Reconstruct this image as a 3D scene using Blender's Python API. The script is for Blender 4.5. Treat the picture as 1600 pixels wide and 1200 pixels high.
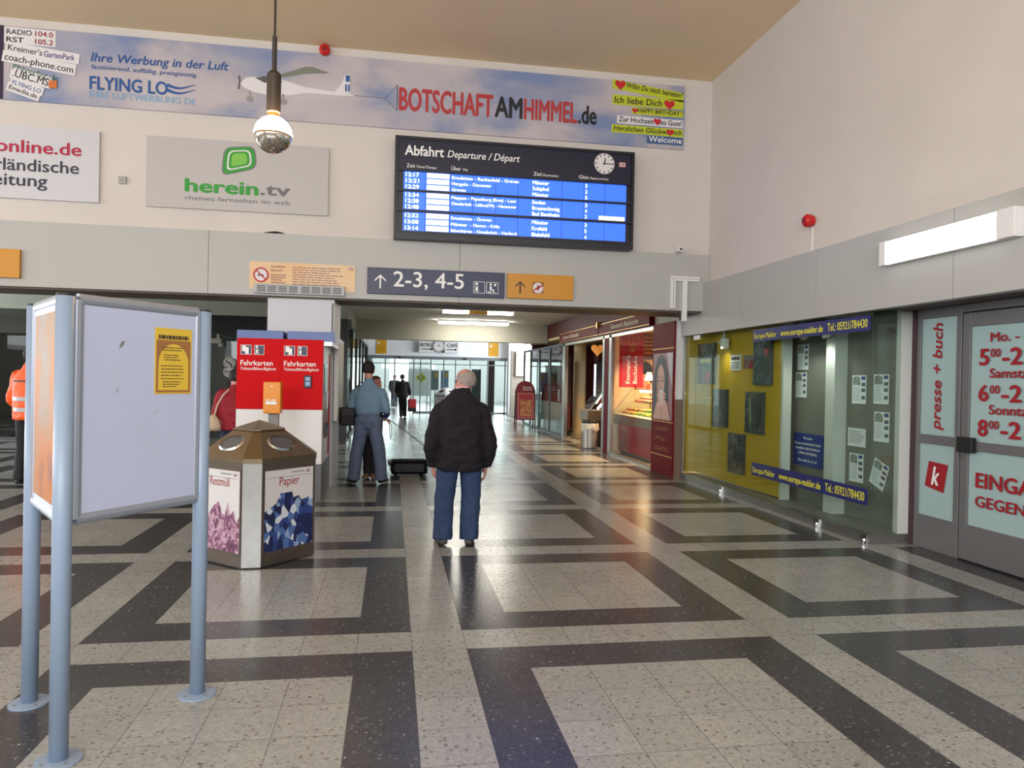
import bpy, bmesh, math, random
from mathutils import Vector, Matrix, noise as mnoise

# ------------------------------------------------------------------ clean
for o in list(bpy.data.objects):
    bpy.data.objects.remove(o)
SC = bpy.context.scene
COL = SC.collection
random.seed(7)
PI = math.pi

# ------------------------------------------------------------------ camera
cam_d = bpy.data.cameras.new('camera')
cam = bpy.data.objects.new('camera', cam_d)
COL.objects.link(cam)
cam_d.sensor_fit = 'HORIZONTAL'
cam_d.sensor_width = 36.0
cam_d.lens = 1133.63 / 1600 * 36.0
cam_d.clip_start = 0.05
cam_d.clip_end = 300
_r = Vector((0.98645949, -0.1628154, 0.01971833))
_u = Vector((-0.01842697, 0.00943795, 0.99978566))
_w = Vector((0.1629666, 0.98661141, -0.00630996))
cam.matrix_world = Matrix(((_r.x, _u.x, -_w.x, 0), (_r.y, _u.y, -_w.y, 0), (_r.z, _u.z, -_w.z, 1.6), (0, 0, 0, 1)))
SC.camera = cam

# ------------------------------------------------------------------ exposure, world, daylight
SC.view_settings.view_transform = 'Standard'
SC.view_settings.look = 'None'
SC.view_settings.gamma = 1.0
SC.view_settings.use_curve_mapping = False
SC.view_settings.exposure = 0.13
try:
    SC.cycles.use_denoising = True
    SC.cycles.max_bounces = 10
    SC.cycles.diffuse_bounces = 5
    SC.cycles.glossy_bounces = 4
    SC.cycles.transparent_max_bounces = 16
    SC.cycles.sample_clamp_indirect = 6.0
    SC.cycles.caustics_reflective = False
    SC.cycles.caustics_refractive = False
except Exception:
    pass
world = bpy.data.worlds.new('world')
SC.world = world
world.use_nodes = True
_bg = world.node_tree.nodes['Background']
_bg.inputs[0].default_value = (0.93, 0.965, 1.0, 1)
_bg.inputs[1].default_value = 2.0


def area_light(name, loc, rot, sx, sy, power, color):
    d = bpy.data.lights.new(name, 'AREA')
    d.shape = 'RECTANGLE'
    d.size, d.size_y = sx, sy
    d.energy = power
    d.color = color
    o = bpy.data.objects.new(name, d)
    o.location = loc
    o.rotation_euler = rot
    COL.objects.link(o)
    return o


# daylight falling through the big windows behind the camera and in the left wall of the hall
area_light('daylight_back_windows', (-2.5, -7.85, 4.1), (math.radians(72), 0, 0), 13.5, 3.4, 1080, (0.90, 0.95, 1.0))
area_light('daylight_left_windows', (-12.8, 2.0, 4.1), (math.radians(72), 0, -PI / 2), 13.0, 3.4, 430, (0.92, 0.96, 1.0))
# daylight beyond the glass doors at the far end of the corridor
area_light('daylight_far_forecourt', (2.2, 46.0, 3.2), (-PI / 2, 0, 0), 10.0, 5.0, 600, (0.93, 0.97, 1.0))
# added fill from an unseen side, tilted up to brighten the far wall
area_light('fill_far_side', (7.9, 29.2, 2.75), (PI / 2 + 0.55, 0, PI / 2), 6.0, 1.4, 640, (0.90, 0.96, 1.0))
# added fill from the unseen left end, brightening the space under the fascia
area_light('fill_left_under_fascia', (-12.9, 14.4, 1.7), (PI / 2, 0, -PI / 2), 6.0, 1.8, 430, (0.92, 0.97, 1.0))


# ------------------------------------------------------------------ materials
def lin(c):
    return tuple(((v / 255) / 12.92 if v <= 10 else (((v / 255) + 0.055) / 1.055) ** 2.4) for v in c)


MATS = {}


def mat(name, rgb, rough=0.5, metal=0.0, emit=None, strength=0.0, noise=0.0, nscale=8.0, bump=0.0, bscale=60.0, coat=0.0, spec=0.5):
    if name in MATS:
        return MATS[name]
    m = bpy.data.materials.new(name)
    m.use_nodes = True
    nt = m.node_tree
    b = nt.nodes['Principled BSDF']
    c = lin(rgb)
    b.inputs['Base Color'].default_value = (*c, 1)
    b.inputs['Roughness'].default_value = rough
    b.inputs['Metallic'].default_value = metal
    b.inputs['Specular IOR Level'].default_value = spec
    if coat:
        b.inputs['Coat Weight'].default_value = coat
    if emit is not None:
        b.inputs['Emission Color'].default_value = (*lin(emit), 1)
        b.inputs['Emission Strength'].default_value = strength
    if noise or bump:
        tc = nt.nodes.new('ShaderNodeTexCoord')
    if noise:
        n = nt.nodes.new('ShaderNodeTexNoise')
        n.inputs['Scale'].default_value = nscale
        n.inputs['Detail'].default_value = 5
        nt.links.new(tc.outputs['Object'], n.inputs['Vector'])
        mr = nt.nodes.new('ShaderNodeMapRange')
        mr.inputs['From Min'].default_value = 0.3
        mr.inputs['From Max'].default_value = 0.7
        mr.inputs['To Min'].default_value = 1 - noise
        mr.inputs['To Max'].default_value = 1 + noise
        nt.links.new(n.outputs['Fac'], mr.inputs['Value'])
        mx = nt.nodes.new('ShaderNodeVectorMath')
        mx.operation = 'SCALE'
        mx.inputs[0].default_value = c
        nt.links.new(mr.outputs['Result'], mx.inputs['Scale'])
        nt.links.new(mx.outputs['Vector'], b.inputs['Base Color'])
    if bump:
        n2 = nt.nodes.new('ShaderNodeTexNoise')
        n2.inputs['Scale'].default_value = bscale
        n2.inputs['Detail'].default_value = 4
        nt.links.new(tc.outputs['Object'], n2.inputs['Vector'])
        bp = nt.nodes.new('ShaderNodeBump')
        bp.inputs['Strength'].default_value = bump
        bp.inputs['Distance'].default_value = 0.02
        nt.links.new(n2.outputs['Fac'], bp.inputs['Height'])
        nt.links.new(bp.outputs['Normal'], b.inputs['Normal'])
    MATS[name] = m
    return m


def ramp_mat(name, kind, scale, stops, rough=0.5, detail=5.0, stretch=(1, 1, 1), distort=0.0, interp='LINEAR'):
    """a printed picture: a colour ramp over a noise or voronoi pattern"""
    if name in MATS:
        return MATS[name]
    m = bpy.data.materials.new(name)
    m.use_nodes = True
    nt = m.node_tree
    b = nt.nodes['Principled BSDF']
    b.inputs['Roughness'].default_value = rough
    tc = nt.nodes.new('ShaderNodeTexCoord')
    mp = nt.nodes.new('ShaderNodeMapping')
    mp.inputs['Scale'].default_value = stretch
    nt.links.new(tc.outputs['Object'], mp.inputs['Vector'])
    if kind == 'noise':
        t = nt.nodes.new('ShaderNodeTexNoise')
        t.inputs['Scale'].default_value = scale
        t.inputs['Detail'].default_value = detail
        t.inputs['Distortion'].default_value = distort
        out = t.outputs['Fac']
    else:
        t = nt.nodes.new('ShaderNodeTexVoronoi')
        t.inputs['Scale'].default_value = scale
        sp = nt.nodes.new('ShaderNodeSeparateColor')
        nt.links.new(t.outputs['Color'], sp.inputs['Color'])
        out = sp.outputs[0]
    nt.links.new(mp.outputs['Vector'], t.inputs['Vector'])
    cr = nt.nodes.new('ShaderNodeValToRGB')
    cr.color_ramp.interpolation = interp
    e = cr.color_ramp.elements
    while len(e) > 1:
        e.remove(e[-1])
    e[0].position = stops[0][0]
    e[0].color = (*lin(stops[0][1]), 1)
    for p, c in stops[1:]:
        x = e.new(p)
        x.color = (*lin(c), 1)
    nt.links.new(out, cr.inputs['Fac'])
    nt.links.new(cr.outputs['Color'], b.inputs['Base Color'])
    MATS[name] = m
    return m


def glass_mat(name, tint=(235, 245, 242), refl=1.0, rough=0.02):
    if name in MATS:
        return MATS[name]
    m = bpy.data.materials.new(name)
    m.use_nodes = True
    nt = m.node_tree
    nt.nodes.clear()
    out = nt.nodes.new('ShaderNodeOutputMaterial')
    tr = nt.nodes.new('ShaderNodeBsdfTransparent')
    tr.inputs['Color'].default_value = (*lin(tint), 1)
    gl = nt.nodes.new('ShaderNodeBsdfGlossy')
    gl.inputs['Roughness'].default_value = rough
    gl.inputs['Color'].default_value = (refl, refl, refl, 1)
    lw = nt.nodes.new('ShaderNodeLayerWeight')
    pw = nt.nodes.new('ShaderNodeMath')
    pw.operation = 'POWER'
    pw.inputs[1].default_value = 5.0
    nt.links.new(lw.outputs['Facing'], pw.inputs[0])
    fr = nt.nodes.new('ShaderNodeMath')
    fr.operation = 'MULTIPLY_ADD'
    fr.inputs[1].default_value = 0.42
    fr.inputs[2].default_value = 0.03
    nt.links.new(pw.outputs[0], fr.inputs[0])
    mx = nt.nodes.new('ShaderNodeMixShader')
    nt.links.new(fr.outputs[0], mx.inputs[0])
    nt.links.new(tr.outputs[0], mx.inputs[1])
    nt.links.new(gl.outputs[0], mx.inputs[2])
    nt.links.new(mx.outputs[0], out.inputs[0])
    MATS[name] = m
    return m


def floor_mat():
    T, U0, V0 = 0.321712, 0.144224, 4.267552
    m = bpy.data.materials.new('terrazzo_floor')
    m.use_nodes = True
    nt = m.node_tree
    b = nt.nodes['Principled BSDF']
    L = nt.links.new

    def N(t):
        return nt.nodes.new(t)

    def M(op, a, c=None, d=None):
        n = N('ShaderNodeMath')
        n.operation = op
        for i, v in enumerate((a, c, d)):
            if v is None:
                continue
            if isinstance(v, (int, float)):
                n.inputs[i].default_value = v
            else:
                L(v, n.inputs[i])
        return n.outputs[0]
    geo = N('ShaderNodeNewGeometry')
    sep = N('ShaderNodeSeparateXYZ')
    L(geo.outputs['Position'], sep.inputs[0])
    u = M('DIVIDE', M('SUBTRACT', sep.outputs[0], U0), T)
    v = M('DIVIDE', M('SUBTRACT', sep.outputs[1], V0), T)
    mu = M('FLOORED_MODULO', u, 7.0)
    mv = M('FLOORED_MODULO', v, 7.0)
    strip = M('MAXIMUM', M('LESS_THAN', mu, 1.0), M('LESS_THAN', mv, 1.0))

    def inside(x):
        return M('MULTIPLY', M('GREATER_THAN', x, 2.0), M('LESS_THAN', x, 6.0))
    light = M('MAXIMUM', strip, M('MULTIPLY', inside(mu), inside(mv)))
    # joints between tiles

    def joint(x, w):
        f = M('FRACT', x)
        return M('LESS_THAN', M('MINIMUM', f, M('SUBTRACT', 1.0, f)), w)
    jt = M('MAXIMUM', joint(u, 0.007), joint(v, 0.006))
    # terrazzo chips
    def vor(scale, off):
        t = N('ShaderNodeTexVoronoi')
        t.inputs['Scale'].default_value = scale
        mp = N('ShaderNodeMapping')
        mp.inputs['Location'].default_value = off
        L(geo.outputs['Position'], mp.inputs['Vector'])
        L(mp.outputs[0], t.inputs['Vector'])
        s = N('ShaderNodeSeparateColor')
        L(t.outputs['Color'], s.inputs['Color'])
        return t.outputs['Distance'], s.outputs[0]
    d1, c1 = vor(46, (0, 0, 0.3))
    d2, c2 = vor(85, (3, 1, 0.7))
    d3, c3 = vor(24, (5, 2, 0.2))
    nz = N('ShaderNodeTexNoise')
    nz.inputs['Scale'].default_value = 1.3
    nz.inputs['Detail'].default_value = 3
    L(geo.outputs['Position'], nz.inputs['Vector'])
    # per tile tone
    wn = N('ShaderNodeTexWhiteNoise')
    wn.noise_dimensions = '2D'
    cb = N('ShaderNodeCombineXYZ')
    L(M('FLOOR', u), cb.inputs[0])
    L(M('FLOOR', v), cb.inputs[1])
    L(cb.outputs[0], wn.inputs['Vector'])

    def mix(f, a, c):
        n = N('ShaderNodeMix')
        n.data_type = 'RGBA'
        if isinstance(f, (int, float)):
            n.inputs[0].default_value = f
        else:
            L(f, n.inputs[0])
        for i, x in ((6, a), (7, c)):
            if isinstance(x, tuple):
                n.inputs[i].default_value = (*lin(x), 1)
            else:
                L(x, n.inputs[i])
        return n.outputs[2]
    lightc = mix(c2, (147, 148, 146), (170, 171, 169))
    lightc = mix(M('MULTIPLY', M('GREATER_THAN', c1, 0.86), M('LESS_THAN', d1, 0.42)), lightc, (124, 118, 112))
    lightc = mix(M('MULTIPLY', M('GREATER_THAN', c3, 0.955), M('LESS_THAN', d3, 0.22)), lightc, (100, 86, 78))
    darkc = mix(c2, (56, 55, 58), (74, 73, 76))
    darkc = mix(M('MULTIPLY', M('GREATER_THAN', c1, 0.90), M('LESS_THAN', d1, 0.40)), darkc, (104, 102, 104))
    darkc = mix(M('MULTIPLY', M('GREATER_THAN', c3, 0.95), M('LESS_THAN', d3, 0.16)), darkc, (170, 168, 166))
    colr = mix(light, darkc, lightc)
    colr = mix(M('MULTIPLY', jt, 0.6), colr, (58, 52, 47))
    tone = M('ADD', 0.90, M('MULTIPLY', wn.outputs['Value'], 0.12))
    tone = M('MULTIPLY', tone, M('ADD', 0.85, M('MULTIPLY', nz.outputs['Fac'], 0.3)))
    sc = N('ShaderNodeVectorMath')
    sc.operation = 'SCALE'
    L(colr, sc.inputs[0])
    L(tone, sc.inputs['Scale'])
    L(sc.outputs[0], b.inputs['Base Color'])
    rg = M('ADD', 0.17, M('MULTIPLY', nz.outputs['Fac'], 0.12))
    L(rg, b.inputs['Roughness'])
    b.inputs['Specular IOR Level'].default_value = 0.55
    return m


WHITE = mat('white_wall_paint', (208, 202, 197), 0.75, noise=0.03, nscale=1.2, bump=0.05, bscale=120)
CEIL = mat('beige_ceiling_paint', (236, 214, 180), 0.85, noise=0.03, nscale=0.8)
GREYP = mat('grey_fascia_panel', (176, 176, 173), 0.45, noise=0.02, nscale=1)
SOFFIT = mat('brown_soffit', (92, 78, 66), 0.6)
CORCEIL = mat('corridor_ceiling_paint', (214, 211, 200), 0.8)
BEIGE = mat('beige_tile', (158, 152, 140), 0.5, noise=0.04)
GREENW = mat('grey_green_wall', (154, 158, 146), 0.7)
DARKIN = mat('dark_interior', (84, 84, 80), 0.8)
STEEL = mat('brushed_steel', (176, 174, 170), 0.34, 1.0, noise=0.06, nscale=20)
ALU = mat('anodised_aluminium', (160, 166, 180), 0.38, 0.5)
POSTW = mat('pale_grey_lacquer', (140, 158, 182), 0.35)
PANELW = mat('white_panel', (186, 194, 222), 0.4)
BLACK = mat('black_plastic', (22, 22, 24), 0.45)
DGREY = mat('dark_grey_metal', (62, 62, 64), 0.45)
MGREY = mat('mid_grey_lacquer', (128, 126, 124), 0.45)
RED = mat('signal_red_lacquer', (200, 12, 22), 0.6, spec=0.12)
LWHITE = mat('white_lacquer', (226, 226, 226), 0.4)
TXTW = mat('white_lettering', (240, 240, 240), 0.6)
TXTK = mat('black_lettering', (26, 26, 30), 0.6)
TXTR = mat('red_lettering', (156, 12, 30), 0.6)
NAVY = mat('navy_sign', (26, 34, 74), 0.4)
NAVY2 = mat('deep_navy_board', (20, 22, 48), 0.35)
AMBER = mat('amber_sign', (200, 136, 14), 0.4)
BURG = mat('burgundy_panel', (104, 14, 28), 0.5, spec=0.08)
BURGM = mat('burgundy_matt', (88, 34, 40), 0.6)
GOLD = mat('gold_line', (190, 148, 60), 0.35, 0.6)
GLASS = glass_mat('clear_glass')
GLASSL = glass_mat('low_glare_glass', (250, 250, 248), 0.22)
GLASSG = glass_mat('greenish_glass', (240, 247, 243))
DOORM = mat('bronze_grey_frame', (112, 112, 114), 0.4, 0.2)
WARMLT = mat('warm_lamp_glow', (255, 230, 190), 0.4, emit=(255, 222, 170), strength=9.0)
TUBE = mat('fluorescent_tube_glow', (255, 255, 255), 0.4, emit=(255, 250, 238), strength=40.0)


# ------------------------------------------------------------------ mesh helpers
class MB:
    def __init__(self):
        self.v, self.f = [], []

    def box(self, x0, y0, z0, x1, y1, z1):
        n = len(self.v)
        self.v += [(x0, y0, z0), (x1, y0, z0), (x1, y1, z0), (x0, y1, z0), (x0, y0, z1), (x1, y0, z1), (x1, y1, z1), (x0, y1, z1)]
        for q in ((0, 3, 2, 1), (4, 5, 6, 7), (0, 1, 5, 4), (1, 2, 6, 5), (2, 3, 7, 6), (3, 0, 4, 7)):
            self.f.append([n + i for i in q])
        return self

    def flat(self, pts, y=0.0):
        """flat polygon in the local xz plane, seen from -y"""
        n = len(self.v)
        a = sum(p[0] * q[1] - q[0] * p[1] for p, q in zip(pts, pts[1:] + pts[:1]))
        if a < 0:
            pts = pts[::-1]
        self.v += [(p[0], y, p[1]) for p in pts]
        self.f.append(list(range(n, n + len(pts))))
        return self

    def rect(self, x0, z0, x1, z1, y=0.0):
        return self.flat([(x0, z0), (x1, z0), (x1, z1), (x0, z1)], y)

    def slab(self, pts, y0, y1):
        """polygon in xz, extruded from y0 (front) to y1"""
        a = sum(p[0] * q[1] - q[0] * p[1] for p, q in zip(pts, pts[1:] + pts[:1]))
        if a < 0:
            pts = pts[::-1]
        n, k = len(self.v), len(pts)
        self.v += [(p[0], y0, p[1]) for p in pts] + [(p[0], y1, p[1]) for p in pts]
        self.f.append(list(range(n, n + k)))
        self.f.append(list(range(n + 2 * k - 1, n + k - 1, -1)))
        for i in range(k):
            j = (i + 1) % k
            self.f.append([n + j, n + i, n + k + i, n + k + j])
        return self

    def prism(self, pts, z0, z1):
        """polygon in xy (counter-clockwise), extruded in z"""
        n, k = len(self.v), len(pts)
        self.v += [(p[0], p[1], z0) for p in pts] + [(p[0], p[1], z1) for p in pts]
        self.f.append(list(range(n + k - 1, n - 1, -1)))
        self.f.append(list(range(n + k, n + 2 * k)))
        for i in range(k):
            j = (i + 1) % k
            self.f.append([n + i, n + j, n + k + j, n + k + i])
        return self

    def poly(self, pts):
        n = len(self.v)
        self.v += [tuple(p) for p in pts]
        self.f.append(list(range(n, n + len(pts))))
        return self

    def lathe(self, prof, c=(0, 0, 0), n=24, caps=True):
        k = len(self.v)
        for r, z in prof:
            for i in range(n):
                a = 2 * PI * i / n
                self.v.append((c[0] + r * math.cos(a), c[1] + r * math.sin(a), c[2] + z))
        for j in range(len(prof) - 1):
            for i in range(n):
                i2 = (i + 1) % n
                self.f.append([k + j * n + i, k + j * n + i2, k + (j + 1) * n + i2, k + (j + 1) * n + i])
        if caps:
            self.f.append([k + i for i in range(n - 1, -1, -1)])
            m = k + (len(prof) - 1) * n
            self.f.append([m + i for i in range(n)])
        return self

    def loft(self, rings, n=16, side=(1, 0, 0), caps=True, power=2.0):
        """rings: (x,y,z,rx,ry); cross sections perpendicular to the path"""
        k = len(self.v)
        P = [Vector(r[:3]) for r in rings]
        S0 = Vector(side)
        for j, r in enumerate(rings):
            t = (P[min(j + 1, len(P) - 1)] - P[max(j - 1, 0)]).normalized()
            s = (S0 - t * S0.dot(t))
            s = s.normalized() if s.length > 1e-4 else Vector((0, 1, 0))
            b = t.cross(s)
            for i in range(n):
                a = 2 * PI * i / n
                ca, sa = math.cos(a), math.sin(a)
                ca = math.copysign(abs(ca) ** (2 / power), ca)
                sa = math.copysign(abs(sa) ** (2 / power), sa)
                q = P[j] + s * (r[3] * ca) + b * (r[4] * sa)
                self.v.append(tuple(q))
        for j in range(len(rings) - 1):
            for i in range(n):
                i2 = (i + 1) % n
                self.f.append([k + j * n + i, k + j * n + i2, k + (j + 1) * n + i2, k + (j + 1) * n + i])
        if caps:
            self.f.append([k + i for i in range(n - 1, -1, -1)])
            m = k + (len(rings) - 1) * n
            self.f.append([m + i for i in range(n)])
        return self

    def tube(self, pts, r, n=10):
        return self.loft([(*p, r, r) for p in pts], n=n, side=(0.31, 0.17, 0.93) if abs(pts[-1][2] - pts[0][2]) < max(abs(pts[-1][0] - pts[0][0]), abs(pts[-1][1] - pts[0][1])) else (1, 0, 0))

    def ball(self, c, rx, ry, rz, n=16, m=10):
        k = len(self.v)
        prof = [(math.sin(PI * j / m), -math.cos(PI * j / m)) for j in range(1, m)]
        for r, z in prof:
            for i in range(n):
                a = 2 * PI * i / n
                self.v.append((c[0] + rx * r * math.cos(a), c[1] + ry * r * math.sin(a), c[2] + rz * z))
        b = len(self.v)
        self.v += [(c[0], c[1], c[2] - rz), (c[0], c[1], c[2] + rz)]
        for j in range(len(prof) - 1):
            for i in range(n):
                i2 = (i + 1) % n
                self.f.append([k + j * n + i, k + j * n + i2, k + (j + 1) * n + i2, k + (j + 1) * n + i])
        for i in range(n):
            i2 = (i + 1) % n
            self.f.append([b, k + i2, k + i])
            m2 = k + (len(prof) - 1) * n
            self.f.append([b + 1, m2 + i, m2 + i2])
        return self

    def rot(self, a, c=(0, 0, 0), start=0, axis='Z'):
        R = Matrix.Rotation(a, 3, axis)
        c = Vector(c)
        for i in range(start, len(self.v)):
            self.v[i] = tuple(R @ (Vector(self.v[i]) - c) + c)
        return self

    def ring(self, r0, r1, y, n=40, c=(0, 0)):
        """flat ring in xz"""
        k = len(self.v)
        for i in range(n):
            a = 2 * PI * i / n
            self.v.append((c[0] + r0 * math.cos(a), y, c[1] + r0 * math.sin(a)))
            self.v.append((c[0] + r1 * math.cos(a), y, c[1] + r1 * math.sin(a)))
        for i in range(n):
            j = (i + 1) % n
            self.f.append([k + 2 * i, k + 2 * i + 1, k + 2 * j + 1, k + 2 * j])
        return self

    def disc(self, r, y, n=40, c=(0, 0)):
        return self.flat([(c[0] + r * math.cos(2 * PI * i / n), c[1] + r * math.sin(2 * PI * i / n)) for i in range(n)], y)


def obj(name, mb, m, parent=None, bevel=0.0, smooth=False, loc=None, kind=None, label=None, cat=None, group=None, rz=None):
    me = bpy.data.meshes.new(name)
    me.from_pydata(mb.v, [], mb.f)
    me.update()
    if m:
        me.materials.append(m)
    if smooth:
        me.polygons.foreach_set('use_smooth', [True] * len(me.polygons))
    o = bpy.data.objects.new(name, me)
    COL.objects.link(o)
    if parent:
        o.parent = parent
    if loc:
        o.location = loc
    if rz is not None:
        o.rotation_euler = (0, 0, rz)
    if bevel:
        b = o.modifiers.new('bevel', 'BEVEL')
        b.width = bevel
        b.segments = 2
        b.limit_method = 'ANGLE'
    if kind:
        o['kind'] = kind
    if label:
        o['label'] = label
    if cat:
        o['category'] = cat
    if group:
        o['group'] = group
    return o


def thing(name, label, cat, loc=(0, 0, 0), rz=0.0, group=None):
    o = bpy.data.objects.new(name, None)
    COL.objects.link(o)
    o.location = loc
    o.rotation_euler = (0, 0, rz)
    o['label'] = label
    o['category'] = cat
    if group:
        o['group'] = group
    return o


def struct(name, mb, m, bevel=0.0, parent=None):
    return obj(name, mb, m, parent, bevel, kind='structure' if parent is None else None)


def copy_tree(o, parent=None):
    c = o.copy()
    COL.objects.link(c)
    if parent:
        c.parent = parent
    for ch in list(o.children):
        copy_tree(ch, c)
    return c


def text_mesh(body, bold=0.0, shear=0.0, align='LEFT'):
    cu = bpy.data.curves.new('txt', 'FONT')
    cu.body = body
    cu.size = 1.0
    cu.shear = shear
    cu.resolution_u = 3
    o = bpy.data.objects.new('txt', cu)
    COL.objects.link(o)
    dg = bpy.context.evaluated_depsgraph_get()
    dg.update()
    me = bpy.data.meshes.new_from_object(o.evaluated_get(dg))
    bpy.data.objects.remove(o)
    bpy.data.curves.remove(cu)
    if bold:
        # heavier letters: the outline laid over itself, shifted by the stroke gain
        V0_ = [tuple(v.co) for v in me.vertices]
        F0_ = [list(p.vertices) for p in me.polygons]
        V_, F_ = [], []
        for dx, dy in ((0, 0), (bold, 0), (-bold, 0), (0, bold * .7), (0, -bold * .7)):
            n = len(V_)
            V_ += [(x + dx, y + dy, len(F_) / max(1, len(F0_)) * .0004) for x, y, z in V0_]
            F_ += [[n + i for i in f] for f in F0_]
        me2 = bpy.data.meshes.new('txt')
        me2.from_pydata(V_, [], F_)
        bpy.data.meshes.remove(me)
        me = me2
    return me


def text(parent, body, x, z, h, w=None, m=None, y=-0.004, bold=0.0, shear=0.0, rot=0.0, align='L', name='lettering'):
    """lettering lying in the xz plane of its parent; h = cap height, w = total width"""
    me = text_mesh(body, bold, shear)
    s = h / 0.72
    xs = [v.co.x for v in me.vertices] or [0]
    x0, x1 = min(xs), max(xs)
    sx = s if w is None else w / max(1e-6, (x1 - x0))
    tw = (x1 - x0) * sx
    off = 0 if align == 'L' else (-tw / 2 if align == 'C' else -tw)
    ca, sa = math.cos(rot), math.sin(rot)
    for v in me.vertices:
        px, pz = (v.co.x - x0) * sx + off, v.co.y * s
        v.co = (x + px * ca - pz * sa, y - v.co.z, z + px * sa + pz * ca)
    me.name = name
    me.materials.clear()
    me.materials.append(m or TXTK)
    o = bpy.data.objects.new(name, me)
    COL.objects.link(o)
    o.parent = parent
    return o

# ================================================================== THE SETTING
struct('floor', MB().box(-13.4, -8.4, -0.12, 10.2, 52, 0), floor_mat())
struct('ceiling', MB().box(-13.4, -8.4, 6.3, 4.84, 10.7, 6.5), CEIL)
struct('wall_front', MB().box(-13.4, 10.7, 2.73, 4.84, 11.5, 6.5), WHITE)
_m = MB()
_x = -13.4
for _e in (-8.9, -5.35, -2.55, 0.95, 4.84):
    _m.box(_x, 10.655, 2.715, _e - 0.006, 10.699, 3.59)
    _x = _e
struct('trim_1', _m, GREYP)
struct('wall_right', MB().box(4.84, -8.4, 3.0, 5.1, 10.9, 6.5), WHITE)
_m = MB()
_y = -8.4
for _e in (1.6, 3.5, 5.55, 7.6, 9.4, 11.5):
    _m.box(4.74, _y, 2.37, 4.84, _e - 0.006, 3.15)
    _y = _e
struct('trim_2', _m, GREYP)
struct('wall_back', MB().box(-13.4, -8.4, 0, 6.0, -8.0, 2.3).box(-13.4, -8.4, 5.9, 6.0, -8.0, 6.5).box(-13.4, -8.4, 2.3, -9.6, -8.0, 5.9).box(4.6, -8.4, 2.3, 6, -8.0, 5.9), WHITE)
struct('wall_left', MB().box(-13.4, -8.4, 0, -13.0, 10.7, 2.3).box(-13.4, -8.4, 5.9, -13.0, 10.7, 6.5).box(-13.4, -8.0, 2.3, -13.0, -4.8, 5.9).box(-13.4, 8.8, 2.3, -13, 10.7, 5.9), WHITE)
# soffit over the shop fronts on the right, and their back walls
struct('trim_3', MB().box(4.84, -8.4, 2.38, 6.4, 6.64, 2.5), mat('dark_soffit', (74, 58, 52), 0.6))
struct('trim_4', MB().box(4.84, 6.64, 2.42, 5.6, 11.5, 2.55), mat('dark_soffit', (74, 58, 52), 0.6))
# space under the fascia on the left, with a glazed shop front far back
struct('ceiling_corridor', MB().box(-13.4, 11.5, 3.3, 4.9, 22.5, 3.45), CORCEIL)
struct('trim_5', MB().box(-13.4, 10.7, 2.69, 4.72, 11.5, 2.73), SOFFIT)
struct('wall_left_shop', MB().box(-13.4, 18.0, 2.98, -1.08, 18.12, 3.3).box(-1.18, 18.12, 2.95, -1.08, 33, 3.7), GREENW)
_m = MB()
for _x in (-13.3, -11.2, -9.1, -7.0, -4.9, -2.95):
    _m.box(_x - 0.03, 18.0, 0, _x + 0.03, 18.1, 2.98)
_m.box(-13.4, 18.0, 0, -1.08, 18.1, 0.08).box(-1.26, 17.97, 0, -1.08, 18.14, 2.98)
for _y in (20.6, 23.2, 25.8, 28.4, 30.9, 32.9):
    _m.box(-1.17, _y - 0.03, 0, -1.09, _y + 0.03, 2.95)
_m.box(-1.17, 18.1, 2.88, -1.08, 33, 2.95).box(-1.17, 18.1, 0, -1.09, 33, 0.08)
w1 = struct('window_1', _m, DGREY)
obj('pane', MB().box(-13.4, 18.045, 0.08, -1.0, 18.055, 2.98), glass_mat('smoky_glass', (190, 194, 190)), w1)
obj('pane', MB().box(-1.135, 18.1, 0.08, -1.125, 33, 2.9), GLASS, w1)
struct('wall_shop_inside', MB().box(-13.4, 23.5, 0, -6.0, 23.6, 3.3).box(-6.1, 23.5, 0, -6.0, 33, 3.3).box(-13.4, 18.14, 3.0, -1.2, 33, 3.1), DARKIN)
struct('wall_far_left', MB().box(-13.4, 10.7, 0, -13.0, 23.6, 0.8).box(-13.4, 10.7, 2.6, -13.0, 23.6, 3.3), GREENW)
# pillar at the corridor mouth
struct('pillar', MB().box(-1.76, 10.72, 0, -0.84, 12.0, 3.3), mat('pillar_white', (202, 203, 210), 0.5))
# beam across the corridor and the higher part behind it
struct('beam', MB().box(-1.08, 22.0, 2.73, 4.72, 22.4, 3.8), mat('beam_paint', (162, 160, 148), 0.8))
struct('ceiling_far', MB().box(-1.05, 22.4, 3.72, 8.2, 33.4, 3.85), WHITE)
struct('wall_far', MB().box(-1.18, 33.0, 2.57, 8.2, 33.25, 3.8).box(5.2, 32.5, 0, 5.32, 33.0, 3.8), mat('far_daylit_white', (234, 238, 242), 0.7))  # daylight on the far wall put into a brighter, bluer white
struct('wall_far_right', MB().box(5.32, 32.45, 0, 8.2, 32.6, 2.9), BEIGE)
struct('wall_side_right', MB().box(8.1, 25.0, 0, 8.2, 33.4, 0.9).box(8.1, 25.0, 3.5, 8.2, 33.4, 3.8), WHITE)
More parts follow.
